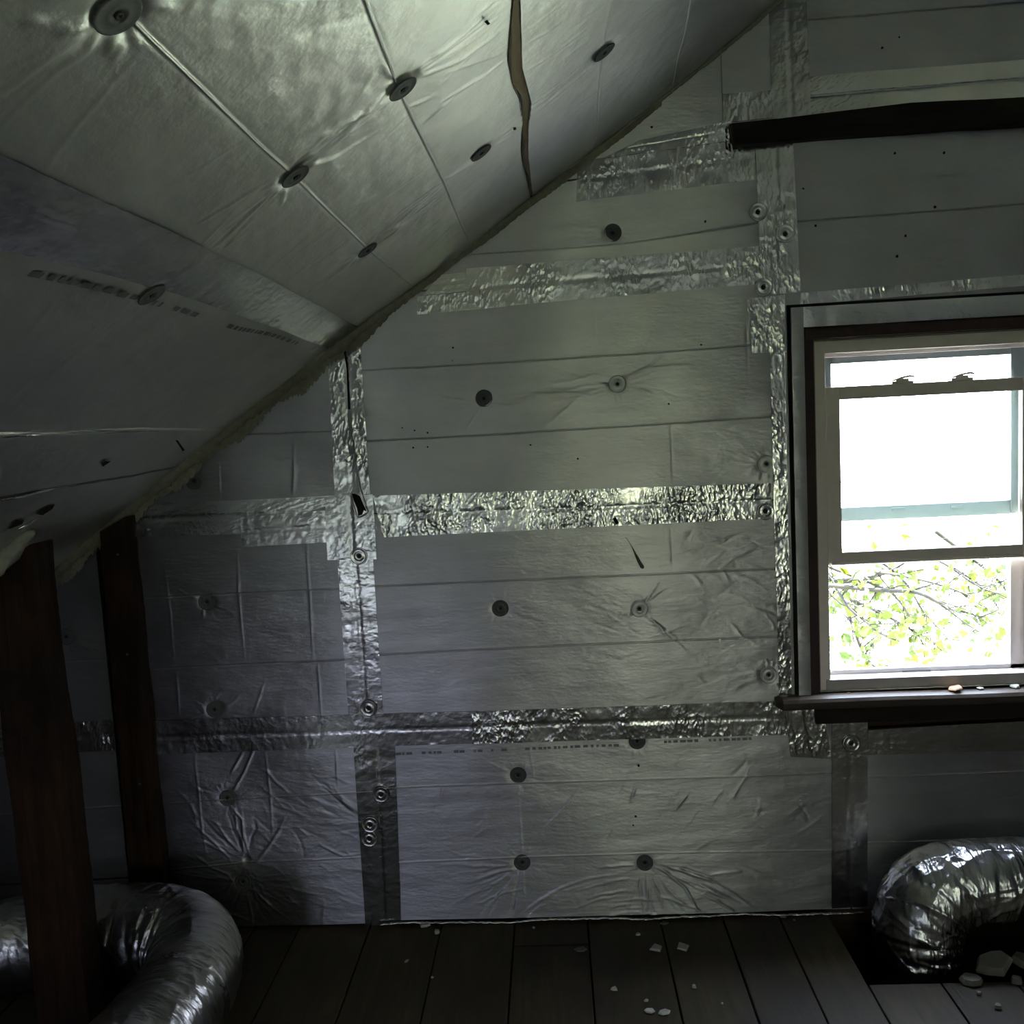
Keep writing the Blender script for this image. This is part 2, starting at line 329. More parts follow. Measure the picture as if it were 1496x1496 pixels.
CM = HMap(-2.85, 1.2, -2.7, .02, .003)
CM.waves(14, .25, .8, .0012, 1.0); CM.waves(20, .03, .10, .00012)
CEIL_PLATES = [(168, 15, 0), (430, 256, 0), (587, 128, 0), (536, 364, 0), (702, 222, 0), (882, 75, 0), (220, 429, 0)]
for px, py, kd in CEIL_PLATES:
    c = cp(px, py); CM.dimple(c, .028, .004); CM.fan(c, 14, .024, .06, .002, .0035); CM.fan(c, 9, .03, .22, .0016, .004, a0=-.3, a1=.3); CM.fan(c, 9, .03, .22, .0016, .004, a0=2.84, a1=3.44)
c = cp(168, 15); CM.fan(c, 26, .026, .075, .003, .003)
def cz(seq): return [cp(*p) for p in seq]
for q in [[(0, 490), (130, 380), (180, 350)], [(250, 270), (420, 150), (520, 60)], [(280, 290), (440, 220), (560, 130)], [(390, 270), (500, 225), (600, 190)], [(360, 380), (520, 280), (620, 200)], [(670, 260), (780, 190), (900, 100)], [(690, 150), (800, 80)], [(300, 460), (420, 350)], [(540, 535), (640, 480)], [(480, 590), (350, 660)], [(690, 420), (800, 330), (960, 200), (1080, 90)], [(130, 850), (230, 810)], [(150, 230), (170, 270), (190, 290)], [(20, 760), (110, 715)], [(240, 400), (320, 365)]]:
    CM.crease(cz(z5((500, 0), 2.493, q)), .003, .004)
for q in [[(1110, 615), (1200, 590), (1290, 540), (1390, 480)], [(1040, 630), (930, 690), (840, 745), (720, 820)], [(1030, 650), (960, 690)], [(1100, 590), (1180, 500), (1300, 430), (1420, 370)], [(1230, 470), (1330, 410), (1440, 320)], [(190, 92), (250, 98), (340, 85)], [(75, 66), (165, 68)], [(1210, 950), (1320, 920)], [(1380, 885), (1470, 815)], [(1040, 680), (1025, 745)], [(400, 125), (385, 180)]]:
    CM.crease(cz(z5((0, 0), 2.493, q)), .0032, .004)
for q in [[(0, 1130), (130, 1000), (350, 810)], [(0, 1080), (110, 960), (330, 815)], [(0, 1000), (120, 920)], [(110, 785), (230, 640)], [(400, 580), (480, 565)], [(120, 270), (180, 300), (290, 340)], [(520, 600), (550, 610)], [(370, 800), (460, 820)]]:
    CM.crease(cz(z5((0, 200), 2.671, q)), .0022, .005)
CM.scatter((-.6, .55, -2.0, -.15), 150, .0, .25, .06, .2, .0012, .004)
CM.scatter((-1.6, -.5, -2.2, -.05), 160, .6, .8, .02, .07, .0006, .006)
# ------------------------------------------------------------------ ruled foil panels
def ruled(name, lines, p0, p1, nu, res, to3d, material, parent, groove=None, skirt=.02, upow=1.0, hfun=None, off=0.0, gw=.004):
    """lines: functions q(p), ordered; groove: {line index: depth}; rows of quads between them."""
    u = np.linspace(0, 1, nu)**upow; P = p0+(p1-p0)*u
    Q = [ln(P) for ln in lines]; groove = groove or {}
    rows = []                                                        # (array of q, extra depth)
    for a in range(len(Q)-1):
        d = np.abs(Q[a+1]-Q[a]).max(); n = max(1, int(d/res))
        sg = np.sign((Q[a+1]-Q[a]).mean())
        for i in range(n+1):
            f = i/n; q = Q[a]*(1-f)+Q[a+1]*f
            if i == 0:
                if a == 0: rows.append((q, 0))
                elif a in groove: rows.append((q, groove[a])); rows.append((q+sg*gw*.5, groove[a]*.15)); rows.append((q+sg*gw, -groove[a]*.1))
                else: rows.append((q, 0))
            elif i == n:
                if a == len(Q)-2: rows.append((q, 0))
                elif (a+1) in groove: rows.append((q-sg*gw, -groove[a+1]*.1)); rows.append((q-sg*gw*.5, groove[a+1]*.15))
            elif (i/n*d > gw*1.3 or a not in groove) and ((1-i/n)*d > gw*1.3 or (a+1) not in groove): rows.append((q, 0))
    Qm = np.array([r[0] for r in rows]); Dp = np.array([r[1] for r in rows])[:, None]+0*Qm; Pm = np.broadcast_to(P, Qm.shape)
    h = (hfun(Pm, Qm) if hfun else 0)+Dp+off
    V = to3d(Pm, Qm, h).reshape(-1, 3); nr, nc = Qm.shape
    idx = np.arange(nr*nc).reshape(nr, nc)
    Fq = np.stack([idx[:-1, :-1], idx[:-1, 1:], idx[1:, 1:], idx[1:, :-1]], -1).reshape(-1, 4)
    if skirt:
        ring = np.concatenate([idx[0, :], idx[1:, -1], idx[-1, -2::-1], idx[-2:0:-1, 0]]); Vb = to3d(Pm, Qm, 0*h-skirt).reshape(-1, 3)[ring]; Vf = V[ring]
        b = len(V); n = len(ring); V = np.concatenate([V, Vf, Vb]); i = np.arange(n); j = (i+1) % n
        Fq = np.concatenate([Fq, np.stack([b+i, b+n+i, b+n+j, b+j], -1)])
    return mesh(name, V, Fq, material, parent, smooth=True)
def w3(P, Q, h): return np.stack([P, -h, Q], -1)
def wline(pts, clip=True):
    a = np.array([wp(*p) for p in pts])
    def f(x):
        z = np.interp(x, a[:, 0], a[:, 1])
        if len(a) > 1:
            s0 = (a[1, 1]-a[0, 1])/(a[1, 0]-a[0, 0]+1e-9); s1 = (a[-1, 1]-a[-2, 1])/(a[-1, 0]-a[-2, 0]+1e-9)
            z = np.where(x < a[0, 0], a[0, 1]+(x-a[0, 0])*s0, z); z = np.where(x > a[-1, 0], a[-1, 1]+(x-a[-1, 0])*s1, z)
        return np.minimum(z, prof(x)+.004) if clip else z
    return f
def wconst(z): return lambda x: np.minimum(z+0*x, prof(x)+.004)
# ------------------------------------------------------------------ floor
floor = empty('floor', (0, 0, 0), kind='structure')
sub = box('subfloor', (-3.7, 5.2, -4.3, .1, -.30, -.24), M_dark, floor)
seams = []
for bx_, tx in [(290, None), (379, 430), (500, 533), (620, 640), (744, 750), (868, 860), (994, 970), (None, 1060), (1206, 1147), (1290, 1228)]:
    q = []
    if bx_: q.append(fp(bx_, 1493)[0])
    if tx: q.append(fp(tx, 1352)[0])
    seams.append(float(np.mean(q)))
seams = sorted(seams); stp = .19
while seams[0] > -3.2: seams.insert(0, seams[0]-stp)
while seams[-1] < 4.9: seams.append(seams[-1]+stp)
hx0, hy0 = fp(1322, 1436); hx0 = float(hx0)-.05; hy0 = float(hy0); hx1 = hx0+.62
fb = {}
for a, b in zip(seams[:-1], seams[1:]):
    pieces = [(-4.2, .02)]
    if b > hx0+.01 and a < hx1: pieces = [(-4.2, hy0)]
    if a < -.18 < b or abs((a+b)/2+.08) < .08: pieces = [(-4.2, -.13), (-.126, .02)]
    for (ya, yb) in pieces:
        dz = R.uniform(-.003, .001); a2 = a+.0022; b2 = b-.0022
        if b > hx0+.01 and a < hx0 and yb == hy0: pass
        o = box('floor_board', (a2, b2, ya, yb, -.024, dz), M_floor, floor, bevel=.0025)
# ------------------------------------------------------------------ gable wall in view
wall = empty('wall_back', (0, 0, 0), kind='structure')
WX0, WX1 = wx(1172, 700), 1.47                                        # rough opening
wl = float(wp(1172, 479)[0]); zt = float(wp(1190, 478)[1]); zb = float(wp(1190, 1010)[1])
WL, WZT, WZB = wl, zt, zb
WR = float(wp(1530, 748)[0])+.045                                     # right edge of the dark casing
fr_l = float(wp(1192, 700)[0]); fr_r = float(wp(1531, 700)[0])        # vinyl frame
fr_t = float(wp(1192, 499)[1]); fr_b = float(wp(1212, 1009)[1])
sh = join(boxg(-3.7, fr_l, .035, .10, -.25, 3.2), boxg(fr_r, 5.2, .035, .10, -.25, 3.2), boxg(fr_l, fr_r, .035, .10, fr_t, 3.2), boxg(fr_l, fr_r, .035, .10, -.25, fr_b))
mesh('sheathing', *sh, M_sheath, wall)
V1, V2, V3 = -.578, float(wp(1131, 400)[0]), float(wp(1242, 1200)[0])
PL = float(wp(195, 800)[0]); wf = lambda P, Q: WM.sample(P, Q)
def board(x0, x1, lines, grooves, res=.0033):
    return ruled('foam_board', lines, x0, x1, max(4, int((x1-x0)/.0033)), res, w3, M_board, wall, {g: (-.006 if float(lines[g](np.array([(x0+x1)/2]))[0]) > .62 else .003) for g in grooves}, hfun=wf, gw=.0027)
top = lambda x: prof(x)+.004
H3l, H4l = wline([(200, 760), (510, 752)]), wline([(225, 1078), (535, 1066)])
H2 = wline([(610, 425), (1115, 390)]); H3 = wline([(545, 751), (1130, 731)]); H4 = wline([(565, 1063), (1140, 1046)]); H1 = wline([(845, 262), (1120, 225)])
fl = wconst(.012); g = .0025
def sh_(f, d): return lambda x: f(x)+d
board(PL, V1-g, [top, wline([(355, 634), (483, 631)]), sh_(H3l, g)], [1])
board(PL, V1-g, [sh_(H3l, -g), wline([(210, 874), (495, 860)]), wline([(216, 978), (503, 964)]), sh_(H4l, g)], [1, 2])
board(PL, V1-g, [sh_(H4l, -g), wline([(235, 1174), (332, 1168), (520, 1157)]), wline([(240, 1271), (365, 1259), (527, 1253)]), wconst(.006)], [1, 2])
board(V1+g, V2-g, [top, wline([(527, 541), (780, 528), (1100, 504)]), wline([(527, 645), (700, 638), (1122, 609)]), sh_(H3, g)], [1, 2]) if False else None
board(V1+g, V2-g, [lambda x: np.minimum(H2(x)-g, top(x)), wline([(527, 541), (680, 533), (970, 514), (1098, 504)]), wline([(527, 645), (690, 637), (1122, 609)]), sh_(H3, g)], [1, 2])
board(V1+g, V2-g, [sh_(H3, -g), wline([(550, 857), (800, 846), (1130, 831)]), wline([(556, 957), (810, 944), (1135, 930)]), sh_(H4, g)], [1, 2])
board(V1+g, V3-g, [sh_(H4, -g), wline([(570, 1151), (740, 1144), (940, 1139), (1215, 1130)]), wline([(582, 1261), (760, 1252), (940, 1246), (1215, 1242)]), fl], [1, 2])
xj = lambda px, py: float(wp(px, py)[0])
board(xj(600, 430), V2-g, [lambda x: np.minimum(H1(x)-g, top(x)), wline([(670, 373), (790, 366), (920, 355), (1108, 326)]), lambda x: np.minimum(H2(x)+g, top(x))], [1])
board(xj(800, 270), xj(1055, 150), [top, lambda x: np.minimum(H1(x)+g, top(x))], [])
board(xj(1056, 150), xj(1128, 150), [top, wline([(1060, 40), (1125, 35)]), lambda x: np.minimum(H1(x)+g, top(x))], [1])
bz = wline([(1070, 196), (1496, 163)])
board(xj(1128, 150)+.005, 1.6, [lambda x: np.minimum(top(x), 2.75), wline([(1180, 29), (1496, 3)]), bz], [1])
ZW = float(wp(1200, 443)[1]); HWc = float(wp(1150, 447)[0])
board(V2+g, 1.6, [sh_(bz, -g), wline([(1164, 324), (1496, 299)]), wconst(ZW)], [1])
ST = float(wp(1195, 1056)[1])
board(V3+g, 1.6, [wconst(float(wp(1300, 1066)[1])), wline([(1268, 1135), (1496, 1127)]), wline([(1267, 1231), (1496, 1225)]), fl], [1, 2])
board(V2+g, HWc+.01, [wconst(ZW), wconst(float(wp(1150, 1040)[1]))], [])          # strip beside the window
board(HWc-.0, V3-g, [wconst(float(wp(1200, 1050)[1])), sh_(H4, 0.0)], []) if False else None
LX0, LX1 = float(wp(-40, 1000)[0])-.35, xj(150, 900)
board(LX0, LX1, [top, wline([(75, 967), (155, 963)]), wline([(60, 1075), (168, 1071)])], [1])
board(LX0, LX1, [sh_(wline([(60, 1075), (168, 1071)]), -2*g), wline([(85, 1184), (180, 1177)]), wline([(118, 1285), (190, 1281)])], [1])
board(LX0, LX1, [sh_(wline([(118, 1285), (190, 1281)]), -2*g), wconst(.006)], [])
box('foam_board', (1.6, 4.9, -.001, .02, .012, 2.0), M_board, wall)
# ------------------------------------------------------------------ foil tape strips on the wall
def wtape(px_quad, material=None, off=.0018, nm='foil_tape', seed=0, step=.006):
    q = np.array([wp(*p) for p in px_quad]); bl, br, tr, tl = q
    L = np.linalg.norm(br-bl); Wd = np.linalg.norm(tl-bl); nu = max(3, int(L/step)); nv = max(3, int(Wd/step))
    U, V = np.meshgrid(np.linspace(0, 1, nu), np.linspace(0, 1, nv))
    P = bl*((1-U)*(1-V))[..., None]+br*(U*(1-V))[..., None]+tr*(U*V)[..., None]+tl*((1-U)*V)[..., None]
    x, z = P[..., 0], np.minimum(P[..., 1], prof(P[..., 0])-.001)
    h = WM.sample(x, z); h = np.maximum(h, -.002)*.8+off+R.uniform(0, .0009, x.shape)
    mid = V if Wd < L else U
    h -= .0022*np.exp(-((mid-.52)/.03)**2)
    W3 = w3(x, z, h).reshape(-1, 3); idx = np.arange(nu*nv).reshape(nv, nu)
    Fq = np.stack([idx[:-1, :-1], idx[:-1, 1:], idx[1:, 1:], idx[1:, :-1]], -1).reshape(-1, 4)
    return mesh(nm, W3, Fq, material or M_tape, wall, smooth=True)
T = M_tape; S = M_tape2
for quad, mt, off in [
    ([(841, 295), (1118, 261), (1122, 196), (844, 236)], T, .002), ([(880, 232), (1075, 205), (1062, 178), (935, 205)], T, .0035),
    ([(609, 460), (741, 448), (738, 422), (610, 433)], T, .0025), ([(681, 452), (1112, 415), (1110, 360), (681, 392)], T, .002), ([(618, 432), (690, 425), (680, 397), (642, 402)], S, .003),
    ([(560, 785), (1129, 757), (1126, 706), (545, 724)], T, .002),
    ([(197, 784), (352, 780), (530, 765), (530, 722), (203, 737)][:2]+[(530, 722), (203, 737)], S, .0022), ([(354, 799), (480, 792), (480, 745), (352, 755)], S, .0034), ([(479, 818), (551, 817), (545, 722), (475, 726)], S, .0045),
    ([(489, 724), (541, 722), (527, 508), (480, 540)], T, .0015), ([(509, 1044), (560, 1042), (545, 812), (493, 815)], S, .0018), ([(534, 1352), (586, 1350), (577, 1082), (516, 1086)], S, .0015),
    ([(227, 1102), (700, 1085), (700, 1038), (221, 1053)], S, .003), ([(690, 1086), (1150, 1073), (1145, 1024), (690, 1039)], T, .0035), ([(1155, 1105), (1215, 1108), (1200, 1032), (1145, 1026)], T, .005),
    ([(1215, 1327), (1267, 1324), (1267, 1053), (1215, 1056)], S, .003), ([(1267, 1102), (1540, 1094), (1540, 1050), (1267, 1066)], S, .0042),
    ([(1112, 432), (1169, 427), (1158, 208), (1103, 215)], T, .0042), ([(1098, 516), (1146, 514), (1146, 430), (1090, 438)], T, .0055), ([(1138, 1020), (1156, 1020), (1146, 505), (1124, 507)], T, .003),
    ([(1168, 446), (1540, 414), (1540, 398), (1170, 428)], T, .003), ([(1060, 183), (1540, 141), (1540, 84), (1182, 112)], S, .002), ([(1128, 178), (1185, 172), (1176, -30), (1121, -30)], S, .0035), ([(1056, 180), (1130, 172), (1130, 132), (1056, 138)], T, .004),
        ([(85, 1100), (168, 1096), (162, 1050), (82, 1058)], T, .002), ([(-60, 1108), (20, 1104), (15, 1062), (-62, 1068)], T, .002)]:
    wtape(quad, mt, off)
# torn hole in the tape where the seams cross, and slits
def wpatch(nm, pts, y, mt, parent=wall, thick=.001):
    q = [wp(*p) for p in pts]; n = len(q)
    V = [(a[0], y, a[1]) for a in q]+[(a[0], y+thick, a[1]) for a in q]
    Fc = [tuple(range(n)), tuple(range(2*n-1, n-1, -1))]+[(i, (i+1) % n, n+(i+1) % n, n+i) for i in range(n)]
    return mesh(nm, V, Fc, mt, parent)
wpatch('tear', z5((400, 350), 2.99, [(343, 1108), (352, 1140), (365, 1170), (372, 1205), (388, 1200), (395, 1180), (408, 1188), (395, 1160), (378, 1120), (360, 1112)]), -.0075, M_dark)
for sg in ([(338, 1105), (345, 1150), (358, 1190), (372, 1215), (400, 1200), (414, 1188)], [(414, 1188), (400, 1150), (385, 1110), (372, 1070), (340, 830)]):
    P = [(a[0], -.0085, a[1]) for a in wz(z5((400, 350), 2.99, sg))]; mesh('torn_edge', *tube(P, [.0012]+[.003]*(len(P)-2)+[.0012], 6), M_tape, wall, True)
wpatch('seam_gap', [(503, 515), (507, 540), (509, 598), (512, 598), (509, 540), (506, 512)], -.0055, M_dark)
wpatch('puncture', [(895, 757), (900, 756), (904, 764), (900, 766)], -.0062, M_dark)
for px, py, r in [(662, 508, 3), (661, 527, 2), (629, 399, 2), (588, 625, 2.5), (606, 629, 2.5), (625, 632, 3), (604, 654, 3), (625, 653, 3), (775, 650, 3), (844, 670, 3), (1030, 324, 4), (952, 186, 4), (1288, 71, 4), (1313, 55, 3), (1378, 224, 4), (1306, 225, 4), (1322, 345, 4), (1310, 375, 4), (1365, 303, 4), (1173, 276, 3), (1191, 330, 4), (977, 590, 3), (1024, 504, 3), (933, 1118, 4), (929, 1192, 4), (925, 1205, 3)]:
    c = wp(px, py); rr = r/1000*1.0; V = [(c[0]+rr*R.uniform(.7, 1.3)*math.cos(a), -.0035-float(max(0, WM.sample(np.array([c[0]]), np.array([c[1]]))[0])), c[1]+rr*R.uniform(.7, 1.3)*math.sin(a)) for a in np.arange(7)/7*6.283]
    mesh('puncture', V, [tuple(range(6, -1, -1))], M_dark, wall)
def streak(nm, px0, px1, n, mt, ysp=3, hh=.004):                      # rows of small printed dashes that cannot be read
    gs = []; x = px0[0]
    while x < px1[0]:
        l = R.uniform(3, 9); f = (x-px0[0])/(px1[0]-px0[0]); y = px0[1]+(px1[1]-px0[1])*f
        if R.rand() < .72:
            a = wp(x, y); b = wp(x+l, y+(px1[1]-px0[1])/(px1[0]-px0[0])*l); h1 = -float(WM.sample(np.array([a[0]]), np.array([a[1]]))[0])-.0012
            gs.append(([(a[0], h1, a[1]-hh), (b[0], h1, b[1]-hh), (b[0], h1, b[1]+hh), (a[0], h1, a[1]+hh)], [(0, 1, 2, 3)]))
        x += l+R.uniform(1, 5)
    o = mesh(nm, *join(*gs), mt, wall); return o
M_inkw = plain('faded_print', (.24, .24, .26), .5, .8)
streak('printed_dashes', (572, 1102), (700, 1096), 0, M_inkw); streak('printed_dashes', (700, 1096), (900, 1089), 0, M_inkw); streak('printed_dashes', (970, 1084), (1110, 1079), 0, M_inkw)
# insulation plates
def lathe(pr_, n=28):
    V = [(r*math.cos(a), -h, r*math.sin(a)) for r, h in pr_ for a in np.arange(n)/n*2*math.pi]
    Fc = [(i*n+j, i*n+(j+1) % n, (i+1)*n+(j+1) % n, (i+1)*n+j) for i in range(len(pr_)-1) for j in range(n)]
    Fc += [tuple(range(n)), tuple((len(pr_)-1)*n+j for j in range(n))[::-1]]
    return V, Fc
plV = lathe([(.0255, 0), (.0255, .0012), (.0235, .0022), (.0215, .0012), (.012, .0016), (.0095, .003), (.0075, .0008), (.001, .0006)])
scV = lathe([(.0048, 0), (.0048, .003), (.003, .0036), (.0018, .0026), (.0005, .0026)], 10)
def plate_at(par, loc, rot, m, sunk=0.0):
    o = bpy.data.objects.new('insulation_plate', plM[m]); link(o, par); o.location = loc; o.rotation_euler = rot
    s = bpy.data.objects.new('screw_head', scM); link(s, o)
def mk(nm, g_, m):
    me = bpy.data.meshes.new(nm); me.from_pydata([tuple(v) for v in g_[0]], [], g_[1]); me.materials.append(m); me.update()
    me.polygons.foreach_set('use_smooth', [True]*len(me.polygons)); return me
plM = [mk('plate_grey', plV, M_plate), mk('plate_bright', plV, M_plate2), mk('plate_taped', plV, M_tape2)]; scM = mk('screw', scV, M_screw)
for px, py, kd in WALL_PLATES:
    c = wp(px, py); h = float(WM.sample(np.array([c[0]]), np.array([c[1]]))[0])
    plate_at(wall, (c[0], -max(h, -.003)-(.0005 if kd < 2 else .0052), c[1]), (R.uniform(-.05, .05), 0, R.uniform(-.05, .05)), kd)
# blackened batten above the window
bt = empty('wooden_batten', (1.2, 0, float(bz(np.array([1.2]))[0])), 'long blackened wooden batten fixed level across the foil wall above the window', 'batten')
pa = [wp(*p, -.03) for p in [(1066, 181), (1132, 174), (1196, 166), (1330, 150), (1385, 147), (1440, 145), (1560, 138), (1700, 125)]]
pb = [wp(*p, -.03) for p in [(1073, 212), (1132, 208), (1196, 202), (1330, 193), (1400, 187), (1440, 186), (1560, 178), (1700, 165)]]
n = len(pa); V = []
for y in (-.03, -.003): V += [(a[0], y, a[1]) for a in pa]+[(b[0], y, b[1]) for b in pb]
Fc = []
for i in range(n-1):
    Fc += [(i, n+i, n+i+1, i+1), (2*n+i, 2*n+i+1, 3*n+i+1, 3*n+i), (i, i+1, 2*n+i+1, 2*n+i), (n+i, 3*n+i, 3*n+i+1, n+i+1)]
Fc += [(0, 2*n, 3*n, n), (n-1, 2*n-1, 4*n-1, 3*n-1)]
mesh('plank', V, Fc, M_beam, bt)
V = [(p[0]+.004, -.034, p[1]) for p in (pa[0], pa[1], pb[1], pb[0])]; V += [(v[0], -.029, v[2]) for v in V]
mesh('end_block', V, [(0, 3, 2, 1), (4, 5, 6, 7), (0, 1, 5, 4), (1, 2, 6, 5), (2, 3, 7, 6), (3, 0, 4, 7)], M_beam, bt)
# ------------------------------------------------------------------ window in view
win = empty('window_1', (0, 0, 0), kind='structure')
def mitre(nm, outer, inner, y0, y1, mt, parent, bev=.0015):           # rectangular frame; outer/inner = (l, r, b, t)
    ol, orr, ob, ot = outer; il, ir, ib, it = inner
    g_ = join(boxg(ol, il, y0, y1, ob, ot), boxg(ir, orr, y0, y1, ob, ot), boxg(il, ir, y0, y1, it, ot), boxg(il, ir, y0, y1, ob, ib))
    o = mesh(nm, *g_, mt, parent)
    m = o.modifiers.new('bevel', 'BEVEL'); m.width = bev; m.segments = 2
    return o
CW_L = HWc; CW_T = float(wp(1160, 447)[1])
CW_R = fr_r+(fr_l-CW_L)
# foil-wrapped casing boards, standing proud of the foam board
SB = float(wp(1180, 1014)[1])
def cased(nm, x0, x1, z0, z1, mt, y0=-.016, y1=.03):
    nx = max(2, int((x1-x0)/.006)); nz = max(2, int((z1-z0)/.006)); X, Z = np.meshgrid(np.linspace(x0, x1, nx), np.linspace(z0, z1, nz))
    h = -y0+R.uniform(-.0002, .0002, X.shape)+.0003*np.sin(X*90+Z*21)*np.sin(Z*17); e = (X < x0+.004) | (X > x1-.004) | (Z < z0+.004) | (Z > z1-.004); h = np.where(e, h-.0004, h)
    V = w3(X, Z, h).reshape(-1, 3); idx = np.arange(nx*nz).reshape(nz, nx); Fq = np.stack([idx[:-1, :-1], idx[:-1, 1:], idx[1:, 1:], idx[1:, :-1]], -1).reshape(-1, 4)
    ring = np.concatenate([idx[0, :], idx[1:, -1], idx[-1, -2::-1], idx[-2:0:-1, 0]]); Vf = V[ring]; Vb = Vf.copy(); Vb[:, 1] = y1; b = len(V); n_ = len(ring); i = np.arange(n_); j = (i+1) % n_
    V = np.concatenate([V, Vf, Vb]); Fq = np.concatenate([Fq, np.stack([b+i, b+n_+i, b+n_+j, b+j], -1)])
    return mesh(nm, V, Fq, mt, win, True)
gap = .006
cased('foil_wrapped_casing', CW_L+gap, WL, SB, CW_T-gap, M_board); cased('foil_wrapped_casing', WL, CW_R, WZT, CW_T-gap, M_tape2); cased('foil_wrapped_casing', CW_R-(WL-CW_L), CW_R-gap, SB, WZT, M_board)
mitre('dark_gap_line', (CW_L-.003, CW_R+.003, SB-.01, CW_T+.003), (CW_L+gap+.001, CW_R-gap, SB-.008, CW_T-gap-.001), -.0065, -.002, M_dark, win, .0005)
mitre('dark_casing', (WL, CW_R-(WL-CW_L), SB, WZT), (fr_l, fr_r, SB+.001, fr_t), -.006, .06, M_trim, win)
box('dark_casing_lip', (WL+.002, CW_R-(WL-CW_L), -.022, .0, fr_t+.006, WZT-.004), M_trim, win, bevel=.002)
mitre('foam_line', (fr_l-.0015, fr_r+.0015, fr_b, fr_t+.0035), (fr_l+.0005, fr_r-.0005, fr_b+.001, fr_t), -.008, .0, M_foam, win, .0005)
IY = .012                                                             # vinyl frame depth references
ch = .033
mitre('window_frame', (fr_l, fr_r, fr_b, fr_t), (fr_l+ch, fr_r-ch, fr_b+.012, fr_t-.035), .004, .03, M_vinyl, win)
mitre('sash_track', (fr_l, fr_r, fr_b, fr_t), (fr_l+ch+.006, fr_r-ch-.006, fr_b+.022, fr_t-.045), .03, .12, M_vinyl, win)
def zy(px, py, y): return float(wp(px, py, y)[1])
def xy(px, py, y): return float(wp(px, py, y)[0])
# lower sash, pushed up
sy0, sy1 = .014, .04
st, sbm = zy(1207, 566, sy0), zy(1213, 827, sy0); gt, gb = zy(1228, 584, sy0), zy(1232, 807, sy0)
sl_, sr_ = fr_l+ch-.001, fr_r-ch+.001; gl_ = xy(1229, 700, sy0); gr_ = xy(1494, 680, sy0)
s1 = mitre('inner_sash', (sl_, sr_, sbm, st), (gl_, gr_, gb, gt), sy0, sy1, M_vinyl, win, .002)
box('sash_pull', (sl_+.01, sr_-.01, sy0-.008, sy0+.002, sbm+.003, sbm+.012), M_vinyl, s1, bevel=.002)
box('pane', (gl_, gr_, .026, .029, gb, gt), M_glass, s1)
for px in (1318, 1405):
    x = xy(px, 556, .02); zt_ = st
    g_ = join(boxg(x-.030, x+.030, .015, .036, zt_, zt_+.007), boxg(x-.018, x+.018, .017, .034, zt_+.007, zt_+.014))
    lt = mesh('sash_lock', *g_, M_vinyl, s1)
    mesh('lock_lever', *tube([(x-.03, .02, zt_+.008), (x-.005, .018, zt_+.016), (x+.02, .014, zt_+.020), (x+.032, .012, zt_+.017)], [.002, .003, .0035, .0025], 8), M_vinyl, lt, True)
# upper sash, behind
uy0, uy1 = .048, .074
ut, ub = fr_t-.040, zy(1232, 762, uy0); ugt, ugb = zy(1228, 531, uy0), zy(1232, 742, uy0); ugr = xy(1477, 640, uy0)
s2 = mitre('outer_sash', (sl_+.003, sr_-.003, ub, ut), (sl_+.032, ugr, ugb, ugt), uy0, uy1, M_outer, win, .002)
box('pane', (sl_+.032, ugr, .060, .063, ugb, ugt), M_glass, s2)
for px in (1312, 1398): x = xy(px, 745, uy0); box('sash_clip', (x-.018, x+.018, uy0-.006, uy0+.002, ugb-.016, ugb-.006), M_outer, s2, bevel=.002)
# bottom rails seen in the open part
box('frame_sill', (fr_l+.02, fr_r-.02, .0, .06, fr_b-.004, zy(1216, 990, .02)), M_sillv, win, bevel=.002)
box('screen_rail', (sl_+.004, sr_-.004, .05, .07, fr_b+.006, zy(1220, 979, .05)), M_sillv, win, bevel=.002)
box('screen_stile', (sl_+.0, sl_+.010, .05, .07, fr_b+.006, sbm), M_sillv, win, bevel=.002)
box('screen_stile', (xy(1476, 900, .05), sr_, .05, .07, fr_b+.006, sbm+.0), M_sillv, win, bevel=.002)
x = xy(1345, 982, .02); box('latch_slot', (x-.042, x+.040, .046, .052, zy(1345, 985, .05), zy(1345, 979, .05)), M_plate, win, bevel=.001)
# stool and apron
stl = xy(1137, 1018, -.05); stz = SB+.002; sxr = CW_R+.03
NX = 60; prf = [(.02, stz), (-.030, stz-.001), (-.046, stz-.004), (-.052, stz-.013), (-.050, stz-.026), (-.042, stz-.036), (.0, stz-.038)]
V = []; xs = np.linspace(stl, sxr, NX)
for i, x in enumerate(xs):
    e = min(1, (x-stl)/.012+.35) if i < NX/2 else 1
    for (y, z) in prf: V.append((x, y*e if y < 0 else y, stz-.018+(z-stz+.018)*(.5+.5*e)+.0012*math.sin(x*9)))
np_ = len(prf); Fc = [(i*np_+j, i*np_+(j+1) % np_, (i+1)*np_+(j+1) % np_, (i+1)*np_+j) for i in range(NX-1) for j in range(np_)]+[tuple(range(np_))[::-1], tuple((NX-1)*np_+j for j in range(np_))]
mesh('window_stool', V, Fc, M_stool, win, False)
box('window_apron', (xy(1192, 1045, -.02), CW_R, -.022, .0, zy(1192, 1058, -.02), stz-.034), M_beam, win, bevel=.002)
wtape([(1214, 1066), (1267, 1064), (1266, 1050), (1214, 1050)], S, .025) if False else None
portal((fr_l+fr_r)/2, .11, (fr_t+fr_b)/2, fr_r-fr_l, fr_t-fr_b, -1)
